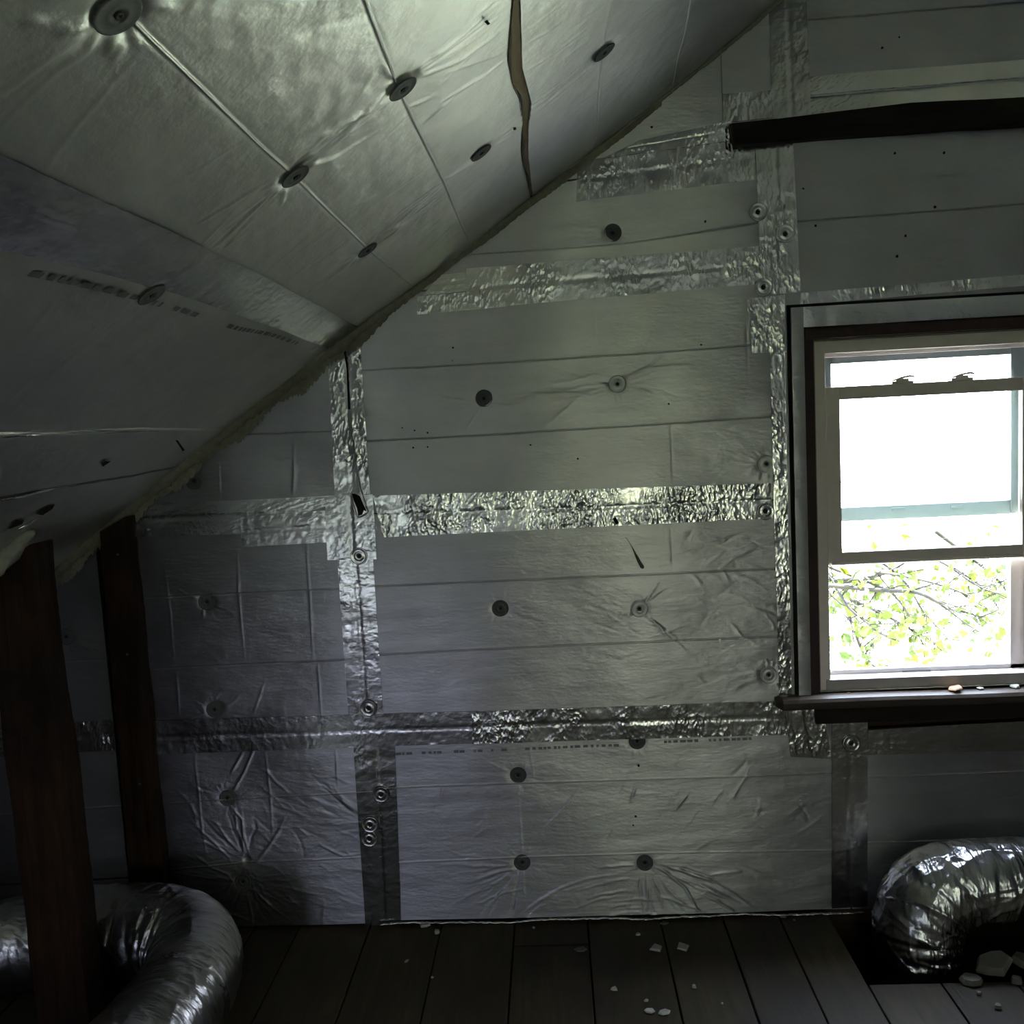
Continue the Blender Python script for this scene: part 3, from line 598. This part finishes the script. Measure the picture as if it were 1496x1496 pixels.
# litter on the stool
def chip(nm, c, r, h, mt, label, cat, group=None, n=7, tilt=0, elong=1.0, rot=0, flat=True):
    V = []; rs = [R.uniform(.6, 1.15) for _ in range(n)]
    for lev, (kk, zz) in enumerate([(1.0, 0), (1.03, h*.4), (.86, h)]):
        for i in range(n):
            a = 2*math.pi*i/n; x = rs[i]*r*kk*math.cos(a)*elong; y = rs[i]*r*kk*math.sin(a); V.append((x*math.cos(rot)-y*math.sin(rot), x*math.sin(rot)+y*math.cos(rot), zz+tilt*x))
    mz = min(v[2] for v in V); V = [(v[0]+c[0], v[1]+c[1], v[2]-mz+c[2]) for v in V]
    Fc = [tuple(range(n))[::-1], tuple(2*n+i for i in range(n))]+[(l*n+i, l*n+(i+1) % n, (l+1)*n+(i+1) % n, (l+1)*n+i) for l in (0, 1) for i in range(n)]
    e = Vector((c[0], c[1], c[2])); o = mesh(nm, [(v[0]-e[0], v[1]-e[1], v[2]-e[2]) for v in V], Fc, mt); o.location = e
    return tag(o, label, cat, group)
M_dry = plain('dry_leaf', (.42, .24, .13), .8)
def sp(px, py, y): return (xy(px, py, y), y, stz+.001)
chip('dry_leaf', sp(1395, 998, -.02), .020, .006, M_dry, 'curled brown dry leaf lying on the window stool', 'leaf', elong=1.5, tilt=.15)
chip('paint_flake', sp(1432, 996, -.015), .008, .003, M_chip, 'small pale paint flake on the stool just right of the dry leaf', 'flake', elong=1.5)
chip('paint_flake', sp(1484, 995, -.015), .012, .006, M_chip, 'larger pale paint flake on the stool near the frame edge', 'flake', elong=1.4)
chip('paint_flake', sp(1240, 1001, -.015), .005, .002, M_dry, 'tiny dark fleck on the left part of the window stool', 'flake')
# scrap stuck to the wall
sc_ = z5((800, 600), 2.99, [(340, 550), (368, 592), (374, 605), (385, 630), (400, 660), (412, 680), (418, 686)]); P = [(a[0], -.004-.004*i/6, a[1]) for i, a in enumerate(wz(sc_))]
e = empty('dangling_scrap', P[0], 'thin brown cocoon-like scrap dangling on the foil below the middle tape', 'scrap')
mesh('thread', *tube(P[:4], [.0004, .0008, .0018, .003], 8), M_chipd, e, True); mesh('pod', *tube(P[3:], [.0035, .0052, .006, .003], 10), M_chipd, e, True)
# ------------------------------------------------------------------ ceiling
ceil = empty('ceiling', (0, 0, 0), kind='structure')
def c3(P, Q, h):                                                       # P = y, Q = x
    z = prof(Q); m = (prof(Q+.02)-prof(Q-.02))/.04; n = np.sqrt(1+m*m)
    return np.stack([Q+h*m/n, P, z-h/n], -1)
def cline(pts):
    a = np.array([cp(*p) for p in pts]); a = a[np.argsort(a[:, 1])]
    def f(y): return np.interp(y, a[:, 1], a[:, 0])
    return f
A_ = cline([(192, 28), (293, 126), (381, 213), (421, 249), (533, 359), (603, 420)])
B_ = cline([(533, 0), (577, 116), (604, 176), (648, 265), (662, 300)])
crL = cline([(756, -30), (750, 0), (743, 85), (750, 125), (758, 142), (764, 185), (763, 230), (775, 284)]); crR = cline([(765, -30), (761, 0), (764, 100), (776, 150), (773, 180), (773, 232), (779, 284)])
D_ = cline([(895, 0), (879, 88), (873, 172), (868, 215)]); E2 = cline([(1009, 0), (989, 80), (981, 132)])
TA = cline([(0, 222), (165, 297), (374, 395), (516, 473)]); TB = cline([(0, 361), (262, 428), (475, 505)]); DS = cline([(0, 391), (161, 425), (243, 445), (352, 479), (434, 499)])
F_ = cline([(0, 634), (134, 629), (254, 627)]); G_ = cline([(0, 725), (94, 709), (182, 695), (267, 681)])
EV = lambda y: EAVE+.0*y; SE = lambda y: .5*(TA(y)+TB(y))
cf = lambda P, Q: CM.sample(Q, P)
def cboard(lines, y0, groove, nu=520, res=.0045, mt=M_ceil): return ruled('ceiling_board', lines, 0.004, y0, nu, res, c3, mt, ceil, groove, hfun=cf, gw=.0026)
gg = .003
mid_ = lambda y: A_(y)
cboard([lambda y: SE(y)+gg, A_, B_, crL], -2.2, {1: .0036, 2: .0028}, 620)
cboard([crR, D_, E2, lambda y: .93+0*y], -2.2, {1: -.003, 2: -.003}, 560)
cboard([lambda y: G_(y)+gg, F_, lambda y: SE(y)-gg], -2.2, {1: .0055}, 420)
cboard([EV, lambda y: G_(y)-gg*2], -2.2, {}, 420, .009)
cboard([lambda y: .935+0*y, lambda y: RIDGE+0*y], -2.2, {}, 40, .02)
# boards beyond the camera, the other slope and the roof deck
for y0, y1 in ((-2.205, -4.2),):
    xs_ = np.linspace(EAVE, RIDGE, 20); V = [(x, y, float(prof(x))) for y in (y0, y1) for x in xs_]; mesh('ceiling_board', V, [(i, i+1, 21+i, 20+i) for i in range(19)], M_ceil, ceil)
XR = RIDGE+(RZ)/m0
for y0, y1 in ((.004, -2.2), (-2.205, -4.2)):
    V = [(x, y, RZ-(x-RIDGE)*m0) for y in (y0, y1) for x in np.linspace(RIDGE, XR, 12)]; mesh('ceiling_board', V, [(i, i+1, 13+i, 12+i) for i in range(11)], M_ceil, ceil)
dk = .05; xs_ = np.linspace(EAVE-.4, RIDGE, 30)
def pz(x): return float(prof(x)) if x > EAVE else float(prof(EAVE)+m0*(x-EAVE))
V = [(x, y, pz(x)+dk) for y in (.3, -4.5) for x in xs_]; mesh('roof_deck', V, [(i, i+1, 31+i, 30+i) for i in range(29)], M_sheath, ceil)
V = [(RIDGE, .3, RZ+dk), (RIDGE, -4.5, RZ+dk), (XR+.4, -4.5, -.4*m0+dk), (XR+.4, .3, -.4*m0+dk)]; mesh('roof_deck', V, [(0, 1, 2, 3)], M_sheath, ceil)
# tan core showing in the open seam
yy = np.linspace(.0, -2.2, 160)
V = []; 
for y in yy:
    a, b = float(crL(y)), float(crR(y)); q = c3(np.array([y, y]), np.array([a-.012, b+.004]), np.array([-.012, -.004])); V += [tuple(q[0]), tuple(q[1])]
mesh('board_core', V, [(2*i, 2*i+1, 2*i+3, 2*i+2) for i in range(len(yy)-1)], M_core, ceil)
V = []
for y in yy:
    a = float(crL(y)); q = c3(np.array([y, y]), np.array([a-.002, a+.0035+.003*math.sin(y*23)]), np.array([.003, -.003])); V += [tuple(q[0]), tuple(q[1])]
mesh('torn_lip', V, [(2*i, 2*i+1, 2*i+3, 2*i+2) for i in range(len(yy)-1)], M_chipd, ceil)
# wide tape along the ceiling joint
def ctape(l0, l1, y0, y1, mt, off, nm='foil_tape', n=300, nv=26):
    Y = np.linspace(y0, y1, n); a, b = l0(Y), l1(Y); Vv = np.linspace(0, 1, nv)[:, None]; Q = a*(1-Vv)+b*Vv; P = np.broadcast_to(Y, Q.shape); h = CM.sample(Q, P)*.7+off+R.uniform(0, .0006, Q.shape)
    V = c3(P, Q, h).reshape(-1, 3); idx = np.arange(n*nv).reshape(nv, n); return mesh(nm, V, np.stack([idx[:-1, :-1], idx[:-1, 1:], idx[1:, 1:], idx[1:, :-1]], -1).reshape(-1, 4), mt, ceil, True)
M_ctape = foil('ceiling_tape', .50, .24, (1, 1, 1), .12, .3, crinkle=.08, cs=30)
ctape(TB, TA, -.02, -2.15, M_ctape, .003)
gs = []; y = -.16
while y > -1.9:
    l = R.uniform(.008, .03)
    if math.sin(y*9)+.6*math.sin(y*31) > -.45:
        for kx in (0,):
            s0, s1_ = float(DS(y)), float(DS(y-l)); q = c3(np.array([y, y, y-l, y-l]), np.array([s0-.005, s0+.005, s1_+.005, s1_-.005]), np.full(4, .0025)+float(CM.sample(np.array([s0]), np.array([y]))[0])); gs.append((q, [(0, 1, 2, 3)]))
    y -= l+R.uniform(.004, .016)
mesh('printed_dashes', *join(*gs), M_inkw, ceil)
def cnorm(x):
    m = float((prof(x+.02)-prof(x-.02))/.04); return Vector((m, 0, -1)).normalized()
def crot(x): return Vector(cnorm(x)).to_track_quat('-Y', 'Z').to_euler()
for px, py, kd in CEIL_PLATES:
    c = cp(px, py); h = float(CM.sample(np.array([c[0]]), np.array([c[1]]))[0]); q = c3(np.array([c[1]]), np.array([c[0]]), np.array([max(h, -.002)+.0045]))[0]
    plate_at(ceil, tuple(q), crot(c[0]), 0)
def cpatch(nm, pts, h, mt):
    q = np.array([cp(*p) for p in pts]); V = c3(q[:, 1], q[:, 0], np.full(len(q), h)); mesh(nm, V, [tuple(range(len(q)))], mt, ceil)
for pts in ([(254, 640), (258, 641), (268, 655), (265, 657)], [(704, 27), (708, 24), (713, 30), (709, 32)], [(747, 183), (751, 182), (752, 186), (748, 187)], [(145, 674), (151, 671), (160, 671), (148, 679)],
            [(8, 770), (20, 757), (33, 757), (30, 763), (14, 769)], [(50, 748), (60, 740), (78, 734), (74, 741), (60, 750)]): cpatch('puncture', pts, .006, M_dark)
for pts in ([(0, 727), (30, 722), (60, 714), (100, 706)], [(0, 634), (70, 630), (150, 628), (230, 627)], [(24, 770), (40, 762), (55, 752)]):
    q = [cp(*p) for p in pts]; P = [tuple(c3(np.array([a[1]]), np.array([a[0]]), np.array([.006]))[0]) for a in q]
    mesh('lifted_foil_edge', *tube(P, [.003]*(len(P)-1)+[.001], 6), M_tape, ceil, True)
# sealant along the junction of slope and gable wall
def bead(nm, P, rad, n=10, jit=.25, sq=1.0, mt=M_foam, par=None):
    V, Fc = tube(P, rad, n); V = np.array(V); Pm = np.repeat(np.array(P), n, axis=0); k_ = 1+R.uniform(-jit, jit, len(V))[:, None]; return mesh(nm, Pm+(V-Pm)*k_, Fc, mt, par, True)
tr1 = empty('trim_1', (0, 0, 0), kind='structure')
xs_ = np.linspace(-1.75, .72, 330); P = [(x, -.006, float(prof(x))-.006) for x in xs_]
rad = [(.019 if x < -.6 else .019-.0135*min(1, (x+.6)/.2))*(1+.25*math.sin(x*40)*math.sin(x*17)) for x in xs_]
bead('foam_sealant', P, rad, 12, par=tr1)
V = []; Fc = []                                                        # feathered smear on the wall side
xs_ = np.linspace(-1.74, .35, 500)
for i, x in enumerate(xs_):
    wd = (.034 if x < -.6 else .034-.027*min(1, (x+.6)/.25))*(1+.3*math.sin(x*33)+.25*R.uniform(-1, 1)); zz = float(prof(x)); h = float(WM.sample(np.array([x]), np.array([zz-.03]))[0])
    V += [(x, -.012, zz-.01), (x, -.006-max(h, 0), zz-.018-wd*.5), (x, -.003-max(h, 0), zz-.018-wd)]
for i in range(len(xs_)-1): Fc += [(3*i, 3*i+1, 3*i+4, 3*i+3), (3*i+1, 3*i+2, 3*i+5, 3*i+4)]
mesh('foam_smear', V, Fc, M_foam, tr1, True)
tr2 = empty('trim_2', (0, 0, 0), kind='structure')
zs_ = np.linspace(.01, float(prof(PL))-.02, 240); P = [(PL+.002+.002*math.sin(z*31), -.004, z) for z in zs_]
bead('foam_sealant', P, [.0075*(1+.35*math.sin(z*47)*math.sin(z*19)) for z in zs_], 8, .3, par=tr2)
bead('foam_drip', [(PL, -.01, float(wp(222, 1050)[1])+.01), (PL+.004, -.014, float(wp(222, 1056)[1])), (PL, -.01, float(wp(222, 1064)[1]))], [.006, .013, .006], 10, .3, par=tr2)
for px0, py0, px1, py1 in [(0, 0, 0, 0)]: pass
# thin foil edge along the floor
tr3 = empty('trim_3', (0, 0, 0), kind='structure')
xs_ = np.linspace(float(wp(555, 1350)[0]), float(wp(1262, 1328)[0]), 160)
bead('turned_foil_edge', [(x, -.006-.006*(math.sin(x*7)**2)-.004*R.rand(), .007+.003*math.sin(x*21)*math.sin(x*9)) for x in xs_], [.0035]*160, 7, .3, mt=M_tape, par=tr3)
# ------------------------------------------------------------------ knee-wall studs
def stud(y0, y1, edges, label, chunk=False):
    """edges: rows of (left px, right px, py) on plane y0"""
    e_ = []
    for l, r, py in edges: a = wp(l, py, y0); b = wp(r, py, y0); e_.append((a[0], b[0], (a[1]+b[1])/2))
    e_ = sorted(e_, key=lambda v: v[2]); Z = [v[2] for v in e_]
    xc = (e_[0][0]+e_[0][1])/2; root = empty('wall_stud', (xc, (y0+y1)/2, 0), label, 'stud', 'knee wall studs')
    zs = np.linspace(0, 1, 60); V = []
    zmax = float(prof(xc))
    for f in zs:
        z = f*zmax; a = np.interp(z, Z, [v[0] for v in e_]); b = np.interp(z, Z, [v[1] for v in e_])
        a += .0016*math.sin(z*23)+R.uniform(-.0007, .0007); b += .0016*math.sin(z*19+1)+R.uniform(-.0007, .0007)
        za, zb_ = (z, z) if f < 1 else (float(prof(a))-.012, float(prof(b))-.012); c_ = .004
        if f > .93: za = min(z, float(prof(a))-.012); zb_ = min(z, float(prof(b))-.012)
        V += [(a+c_, y0, za), (b-c_, y0, zb_), (b, y0+c_, zb_), (b, y1, zb_), (a, y1, za), (a, y0+c_, za)]
    Fc = [(i*6+j, i*6+(j+1) % 6, (i+1)*6+(j+1) % 6, (i+1)*6+j) for i in range(59) for j in range(6)]+[tuple(range(6))[::-1], tuple(59*6+j for j in range(6))]
    mesh('post', V, Fc, M_stud, root); return root, xc, zmax
r2, xc2, zm2 = stud(-.055, .03, [(145, 187, 775), (160, 205, 960), (177, 223, 1150), (190, 243, 1320)], 'dark brown stud standing tight against the left edge of the foil panels')
for z in (.5, .9, 1.2): 
    mesh('nail_head', *lathe([(.004, 0), (.004, .0015), (.001, .002)], 8), M_plate, r2, world=False).location = (.01, -.045, z)
y1s = -.50
r1, xc1, zm1 = stud(y1s, y1s+.09, [(-34, 47, 800), (-12, 62, 960), (5, 85, 1100), (22, 100, 1230), (42, 118, 1400), (52, 128, 1480)], 'near reddish brown stud at the left edge with a pale sealant lump on top')
# torn sealant lump at the head of the near stud
lump = []
for i, (px, py, r) in enumerate([(-20, 835, .03), (0, 822, .03), (14, 806, .026), (30, 792, .022), (42, 782, .014), (50, 777, .006)]):
    p = wp(px, py, y1s-.01); lump.append((p[0], y1s-.01-.0*i, p[1]))
M_pale = plain('pale_sealant', (.40, .41, .36), .8, 0, .8, 45, .25)
bead('sealant_lump', lump, [.026, .026, .023, .019, .012, .005], 12, .45, mt=M_pale, par=r1)
bead('sealant_lump', [(wp(px, py, y1s-.01)[0], y1s-.02, wp(px, py, y1s-.01)[1]) for px, py in [(-15, 792), (5, 788), (25, 780), (38, 775)]], [.012, .012, .009, .004], 10, .3, par=r1)
# ------------------------------------------------------------------ flexible ducts
def catmull(P, n):
    P = np.array(P, float); P = np.vstack([2*P[0]-P[1], P, 2*P[-1]-P[-2]]); out = []
    for i in range(1, len(P)-2):
        for t in np.linspace(0, 1, n, endpoint=False):
            a, b, c_, d = P[i-1:i+3]; out.append(.5*((2*b)+(-a+c_)*t+(2*a-5*b+4*c_-d)*t*t+(-a+3*b-3*c_+d)*t**3))
    out.append(P[-2]); return np.array(out)
def duct(nm, path, rad, label, seed, mt, rib=.055, n=150, rings=46, amp=.006, zflat=True):
    rs = np.random.RandomState(seed); P = catmull(path, rings); rad = np.interp(np.linspace(0, 1, len(P)), np.linspace(0, 1, len(rad)), rad)
    root = empty(nm, tuple(path[0][:2])+(max(0, path[0][2]-rad[0]),), label, 'duct')
    T = np.gradient(P, axis=0); T /= np.linalg.norm(T, axis=1)[:, None]; N = np.cross(T[0], [0, 0, 1.]); N = N if np.linalg.norm(N) > .1 else np.array([1., 0, 0]); N /= np.linalg.norm(N)
    S_ = np.r_[0, np.cumsum(np.linalg.norm(np.diff(P, axis=0), axis=1))]; A = np.arange(n)/n*2*math.pi; V = []
    cr = [(rs.uniform(0, 6.28), rs.uniform(0, S_[-1]), rs.uniform(.03, .12), rs.uniform(-.9, .9), rs.uniform(.3, 1.2)) for _ in range(420)]
    tw = [(rs.uniform(0, 6.28), rs.uniform(0, S_[-1]), rs.uniform(.3, 1.4), rs.uniform(-.03, .03), rs.uniform(-1, 1.0), rs.uniform(.004, .009)) for _ in range(int(170*S_[-1]))]
    K = np.gradient(T, axis=0)/np.gradient(S_)[:, None]
    for i in range(len(P)):
        N = N-T[i]*(N@T[i]); N /= np.linalg.norm(N); B = np.cross(T[i], N)
        kin = (np.cos(A)*(K[i]@N)+np.sin(A)*(K[i]@B))*rad[i]; kin = np.clip(kin, 0, 1)
        ph = S_[i]/rib*2*math.pi+1.3*np.sin(A*2+seed)+.8*np.sin(A*3+S_[i]*9)
        rr = rad[i]*(1+.02*np.sin(A*3+S_[i]*5)+.02*np.sin(S_[i]*17+A))
        rr = rr+amp*(.25+1.6*kin)*(1-np.abs(np.sin(ph/2)))*-1.0
        for (a0, s0, L, sl2, am) in cr:                                # long slanting wrinkles
            if abs(S_[i]-s0) < L:
                da = (A-a0-sl2*(S_[i]-s0)/L+math.pi) % (2*math.pi)-math.pi; rr = rr+am*.003*np.exp(-(da/.045)**2)*(1-abs(S_[i]-s0)/L)
        for (a0, s0, La, sk, am, ws) in tw:
            if abs(S_[i]-s0) < .06:
                da = (A-a0+math.pi) % (2*math.pi)-math.pi; rr = rr+am*.0035*np.exp(-((S_[i]-s0-sk*da)/ws)**2)*np.exp(-(da/La)**2)
        q = P[i]+rr[:, None]*(np.cos(A)[:, None]*N+np.sin(A)[:, None]*B)
        V.append(q)
    V = np.array(V); m = len(P); V = V.reshape(-1, 3); idx = np.arange(m*n).reshape(m, n); nx_ = np.roll(idx, -1, axis=1)
    Fq = np.stack([idx[:-1], nx_[:-1], nx_[1:], idx[1:]], -1).reshape(-1, 4)
    if zflat:
        V[:, 2] = np.where((V[:, 2] < .004) & (V[:, 2] > -.05) if zflat == 1 else V[:, 2] < .004, .004, V[:, 2])
    mesh('jacket', V, Fq, mt, root, True); return root, P, rad
def dpt(px, py, y): a = wp(px, py, y); return [a[0], y, a[1]]
dr = .125
r_, Pd, rd = duct('insulated_duct', [(-2.45, -.42, dr), (-2.0, -.36, dr), (-1.62, -.27, dr), (-1.34, -.22, dr+.01), (-1.10, -.27, dr+.004), (-1.00, -.46, dr), (-1.02, -.75, dr), (-1.06, -1.15, dr), (-1.08, -1.6, dr)], [dr*.95, dr, dr, dr, dr, dr, dr], 'silver foil insulated duct bending around the near stud on the floor at left', 3, M_duct)
# two strips of glossier tape wound on it
i = int(len(Pd)*.66); 
def band(root, P, rad, i0, i1, mt, nm='tape_band', k_=1.012):
    seg = P[i0:i1]; V, Fc = tube(seg, rad[i0:i1]*k_, 60, cap=False); V = np.array(V); V[:, 2] = np.maximum(V[:, 2], .003); mesh(nm, V+R.uniform(-.0012, .0012, V.shape), Fc, mt, root, True)
band(r_, Pd, rd, i, i+5, M_tape)
q0 = fp(1385, 1432); hxc = float(q0[0]); hyc = -.16
dr2 = .115
duct('insulated_duct', [(hxc-.0, hyc, -.20), (hxc-.01, hyc, -.06), (hxc-.005, hyc, .06), (hxc+.045, hyc-.0, .145), (hxc+.15, hyc, .178), (hxc+.32, hyc, .175), (hxc+.6, hyc-.01, .15), (hxc+1.0, hyc-.02, .125)], [dr2, dr2*1.02, dr2*1.05, dr2*1.05, dr2, dr2, dr2], 'crinkled silver foil duct rising from the floor hole under the window and bending right', 8, M_duct2, amp=.007, rib=.04, zflat=0)
# ------------------------------------------------------------------ chips on the floor
def fc(px, py): a = fp(px, py); return (float(a[0]), float(a[1]), .001)
for px, py, r, h, el, rot, lab in [
    (960, 1386, .022, .006, 1.3, 1.9, 'largest white plaster chip on the floor boards, triangular, mid-right of the wall foot'),
    (998, 1385, .018, .005, 1.8, 1.9, 'narrow white plaster shard just right of the triangular chip'),
    (848, 1388, .013, .004, 1.5, 0, 'flat dull plaster chip left of the triangular chip'),
    (897, 1446, .009, .004, 1.4, .2, 'small pale crumb alone between the wall and the front pair of chips'),
    (948, 1478, .011, .004, 1.5, -.2, 'left of the two pale chips nearest the camera on the floor'),
    (970, 1480, .011, .004, 1.5, .3, 'right of the two pale chips nearest the camera on the floor'),
    (944, 1463, .006, .004, 1.2, .3, 'tiny pale crumb just behind the two nearest chips'),
    (1014, 1443, .007, .006, 1.0, .3, 'small round whitish crumb on the boards at right of the nearest chips'),
    (1055, 1467, .004, .003, 1.0, .3, 'very small crumb in the olive lit boards right of the round crumb'),
    (620, 1353, .014, .008, 1.3, 0, 'pale crumb touching the foil foot near the corner tape'),
    (638, 1364, .009, .010, 1.0, 0, 'white crumb standing a little off the foil foot near the corner tape'),
    (594, 1405, .006, .003, 1.6, .9, 'tiny sliver on the dark boards left of centre'),
    (631, 1429, .005, .003, 1.0, 0, 'tiny speck lying in the board gap left of centre'),
    (780, 1356, .005, .003, 1.0, 0, 'tiny speck at the wall foot below the second plate'),
    (932, 1366, .008, .003, 1.2, .5, 'small thin flake at the wall foot above the triangular chip'),
    (970, 1350, .010, .004, 1.5, .1, 'dull flake at the wall foot right above the narrow shard'),
    (1145, 1340, .008, .005, 1.4, .1, 'brown grey crumb at the wall foot below the window'),
    (1160, 1345, .005, .004, 1.0, .1, 'tiny crumb right of the brown grey crumb under the window')]:
    chip('plaster_chip', fc(px, py), r, h, M_chip if 'dull' not in lab and 'brown' not in lab else M_chipd, lab, 'chip', 'plaster crumbs on the floor boards', rot=rot, elong=el, n=4 if 'largest' in lab or 'narrow' in lab else 6)
for px, py, r, h, el, rot, tl, lab in [
    (1450, 1418, .040, .018, 1.4, .5, .35, 'tilted grey mortar slab leaning in front of the right duct'),
    (1502, 1416, .036, .02, 1.4, .1, -.2, 'grey mortar slab at the right edge in front of the duct'),
    (1421, 1436, .024, .014, 1.5, 0, 0, 'low dark mortar piece left of the tilted slab'),
    (1484, 1436, .012, .016, 1.2, 0, 0, 'small mortar lump between the two grey slabs'),
    (1430, 1452, .007, .005, 1.2, 0, 0, 'tiny crumb in front of the low mortar piece'),
    (1458, 1472, .011, .008, 1.0, 0, 0, 'rounded dull crumb on the boards in front of the mortar slabs')]:
    chip('mortar_chunk', fc(px, py), r, h, M_chipd, lab, 'rubble', 'mortar rubble by the duct', rot=rot, elong=el, tilt=tl)
# ------------------------------------------------------------------ wall behind the camera, with two unseen windows added to light the room
bw = empty('wall_front', (0, 0, 0), kind='structure')
YB = -4.2
OPS = [(.30, .97, .40, 1.25), (-1.5, -1.08, .25, .85)]
xs_b = sorted([-3.7, 5.2]+[v for o in OPS for v in o[:2]])
gs = []
for a, b in zip(xs_b[:-1], xs_b[1:]):
    cuts = [o for o in OPS if o[0] <= a+1e-6 and o[1] >= b-1e-6]
    if cuts: gs += [boxg(a, b, YB-.1, YB, -.25, cuts[0][2]), boxg(a, b, YB-.1, YB, cuts[0][3], 3.2)]
    else: gs += [boxg(a, b, YB-.1, YB, -.25, 3.2)]
mesh('board_cladding', *join(*gs), M_board, bw)
for i, (a, b, c_, d) in enumerate(OPS):
    wn = empty('window_%d' % (i+2), ((a+b)/2, YB-.05, c_), kind='structure')
    mitre('window_frame', (a, b, c_, d), (a+.04, b-.04, c_+.04, d-.04), YB-.09, YB-.04, M_vinyl, wn)
    box('pane', (a+.04, b-.04, YB-.07, YB-.066, c_+.04, d-.04), (M_dimmed, M_blue)[i], wn)
    portal((a+b)/2, YB-.11, (c_+d)/2, b-a, d-c_, 1)
# ------------------------------------------------------------------ outdoors
lawn = mesh('lawn', [(-60, -60, -5.5), (60, -60, -5.5), (60, 60, -5.5), (-60, 60, -5.5)], [(0, 1, 2, 3)], M_lawn, kind='structure')
def tree(nm, limbs, trunk, label, nleaf, lsz, clus, seed, ytree):
    rs = np.random.RandomState(seed); root = empty(nm, tuple(trunk[0]), label, 'tree', None)
    mesh('trunk', *tube(trunk, np.linspace(.16, .07, len(trunk)), 10), M_bark, root, True)
    tips = []
    for pts, r0 in limbs:
        P = catmull(pts, 6); mesh('branch', *tube(P, np.linspace(r0, r0*.35, len(P)), 6), M_bark, root, True); tips += list(P[::2])
        for _ in range(13):                                            # twigs
            a = P[rs.randint(1, len(P)-1)]; d = rs.normal(0, 1, 3)*[.5, .25, .4]+[.25, 0, -.1]; d /= np.linalg.norm(d); L = rs.uniform(.12, .4)
            Q = [a, a+d*L*.5+rs.normal(0, .02, 3), a+d*L+rs.normal(0, .04, 3)]; mesh('branch', *tube(Q, [r0*.35, r0*.28, r0*.15], 5), M_bark, root, True); tips += [Q[1], Q[2]]
    V = []; Fc = []
    tips = np.array(tips)
    for c_, r in clus: tips = np.vstack([tips, np.array(c_)+rs.normal(0, 1, (int(r*60), 3))*[r*.5, r*.4, r*.45]])
    for _ in range(nleaf):
        c_ = tips[rs.randint(len(tips))]+rs.normal(0, .05, 3); s = lsz*rs.uniform(.5, 1.3); d = rs.normal(0, 1, 3); d /= np.linalg.norm(d); e_ = np.cross(d, rs.normal(0, 1, 3)); e_ /= np.linalg.norm(e_); n_ = np.cross(d, e_)
        b = len(V); V += [tuple(c_), tuple(c_+d*s*.5+e_*s*.36+n_*s*.08), tuple(c_+d*s), tuple(c_+d*s*.5-e_*s*.36+n_*s*.08)]; Fc.append((b, b+1, b+2, b+3))
    mesh('foliage', V, np.array(Fc), M_leaf, root, kind='stuff'); return root
YT = 3.4
def b3(seq, y=YT, dy=.0):
    return [dpt(px, py, y+dy*math.sin(i*1.7)) for i, (px, py) in enumerate(z5((1100, 750), 3.74, seq))]
limbs = [(b3(s_, YT+o, .12), r*1.3) for s_, o, r in [
    ([(-100, 420), (440, 370), (640, 350), (700, 325), (830, 345), (1000, 385), (1130, 430), (1220, 465)], 0, .012), ([(300, 250), (640, 380), (750, 430), (830, 520), (880, 610), (935, 725)], .2, .010),
    ([(300, 380), (680, 420), (880, 430), (1000, 480), (1070, 525), (1200, 550), (1240, 610)], -.2, .014), ([(440, 430), (700, 545), (800, 600), (870, 640), (935, 690), (1050, 720)], .3, .011),
    ([(1000, 100), (1200, 250), (1290, 320), (1360, 390), (1400, 430)], .4, .012), ([(300, 200), (440, 385), (520, 510), (600, 580), (700, 660), (800, 700)], -.1, .010), ([(600, 200), (760, 310), (850, 400), (920, 520), (980, 590), (1090, 715)], 0, .008),
    ([(900, 200), (1070, 290), (1200, 380), (1310, 430), (1450, 440)], .1, .008), ([(300, 400), (620, 360), (800, 290), (900, 200)], .2, .009), ([(350, 250), (470, 430), (540, 600), (600, 760), (640, 810), (700, 900)], .5, .014), ([(1100, 300), (1250, 400), (1330, 500), (1400, 640)], .2, .007)]]
tk = dpt(1135, 900, YT+.4); 
tree('leafy_tree', limbs, [(tk[0]-.5, YT+.4, -5.5), (tk[0]-.45, YT+.4, -2), (tk[0]-.3, YT+.4, .2), (tk[0]-.2, YT+.4, 1.6)], 'sunlit tree with thin drooping branches just outside the open lower window', 850, .075, [(dpt(1232, 850, YT+.5), .12), (dpt(1225, 945, YT+.4), .16), (dpt(1460, 925, YT), .10), (dpt(1245, 895, YT+.5), .2), (dpt(1300, 910, YT+.5), .2), (dpt(1470, 815, YT+.2), .06), (dpt(1440, 958, YT+.3), .08), (dpt(1350, 965, YT+.3), .1), (dpt(1240, 970, YT+.3), .2)], 5, YT)
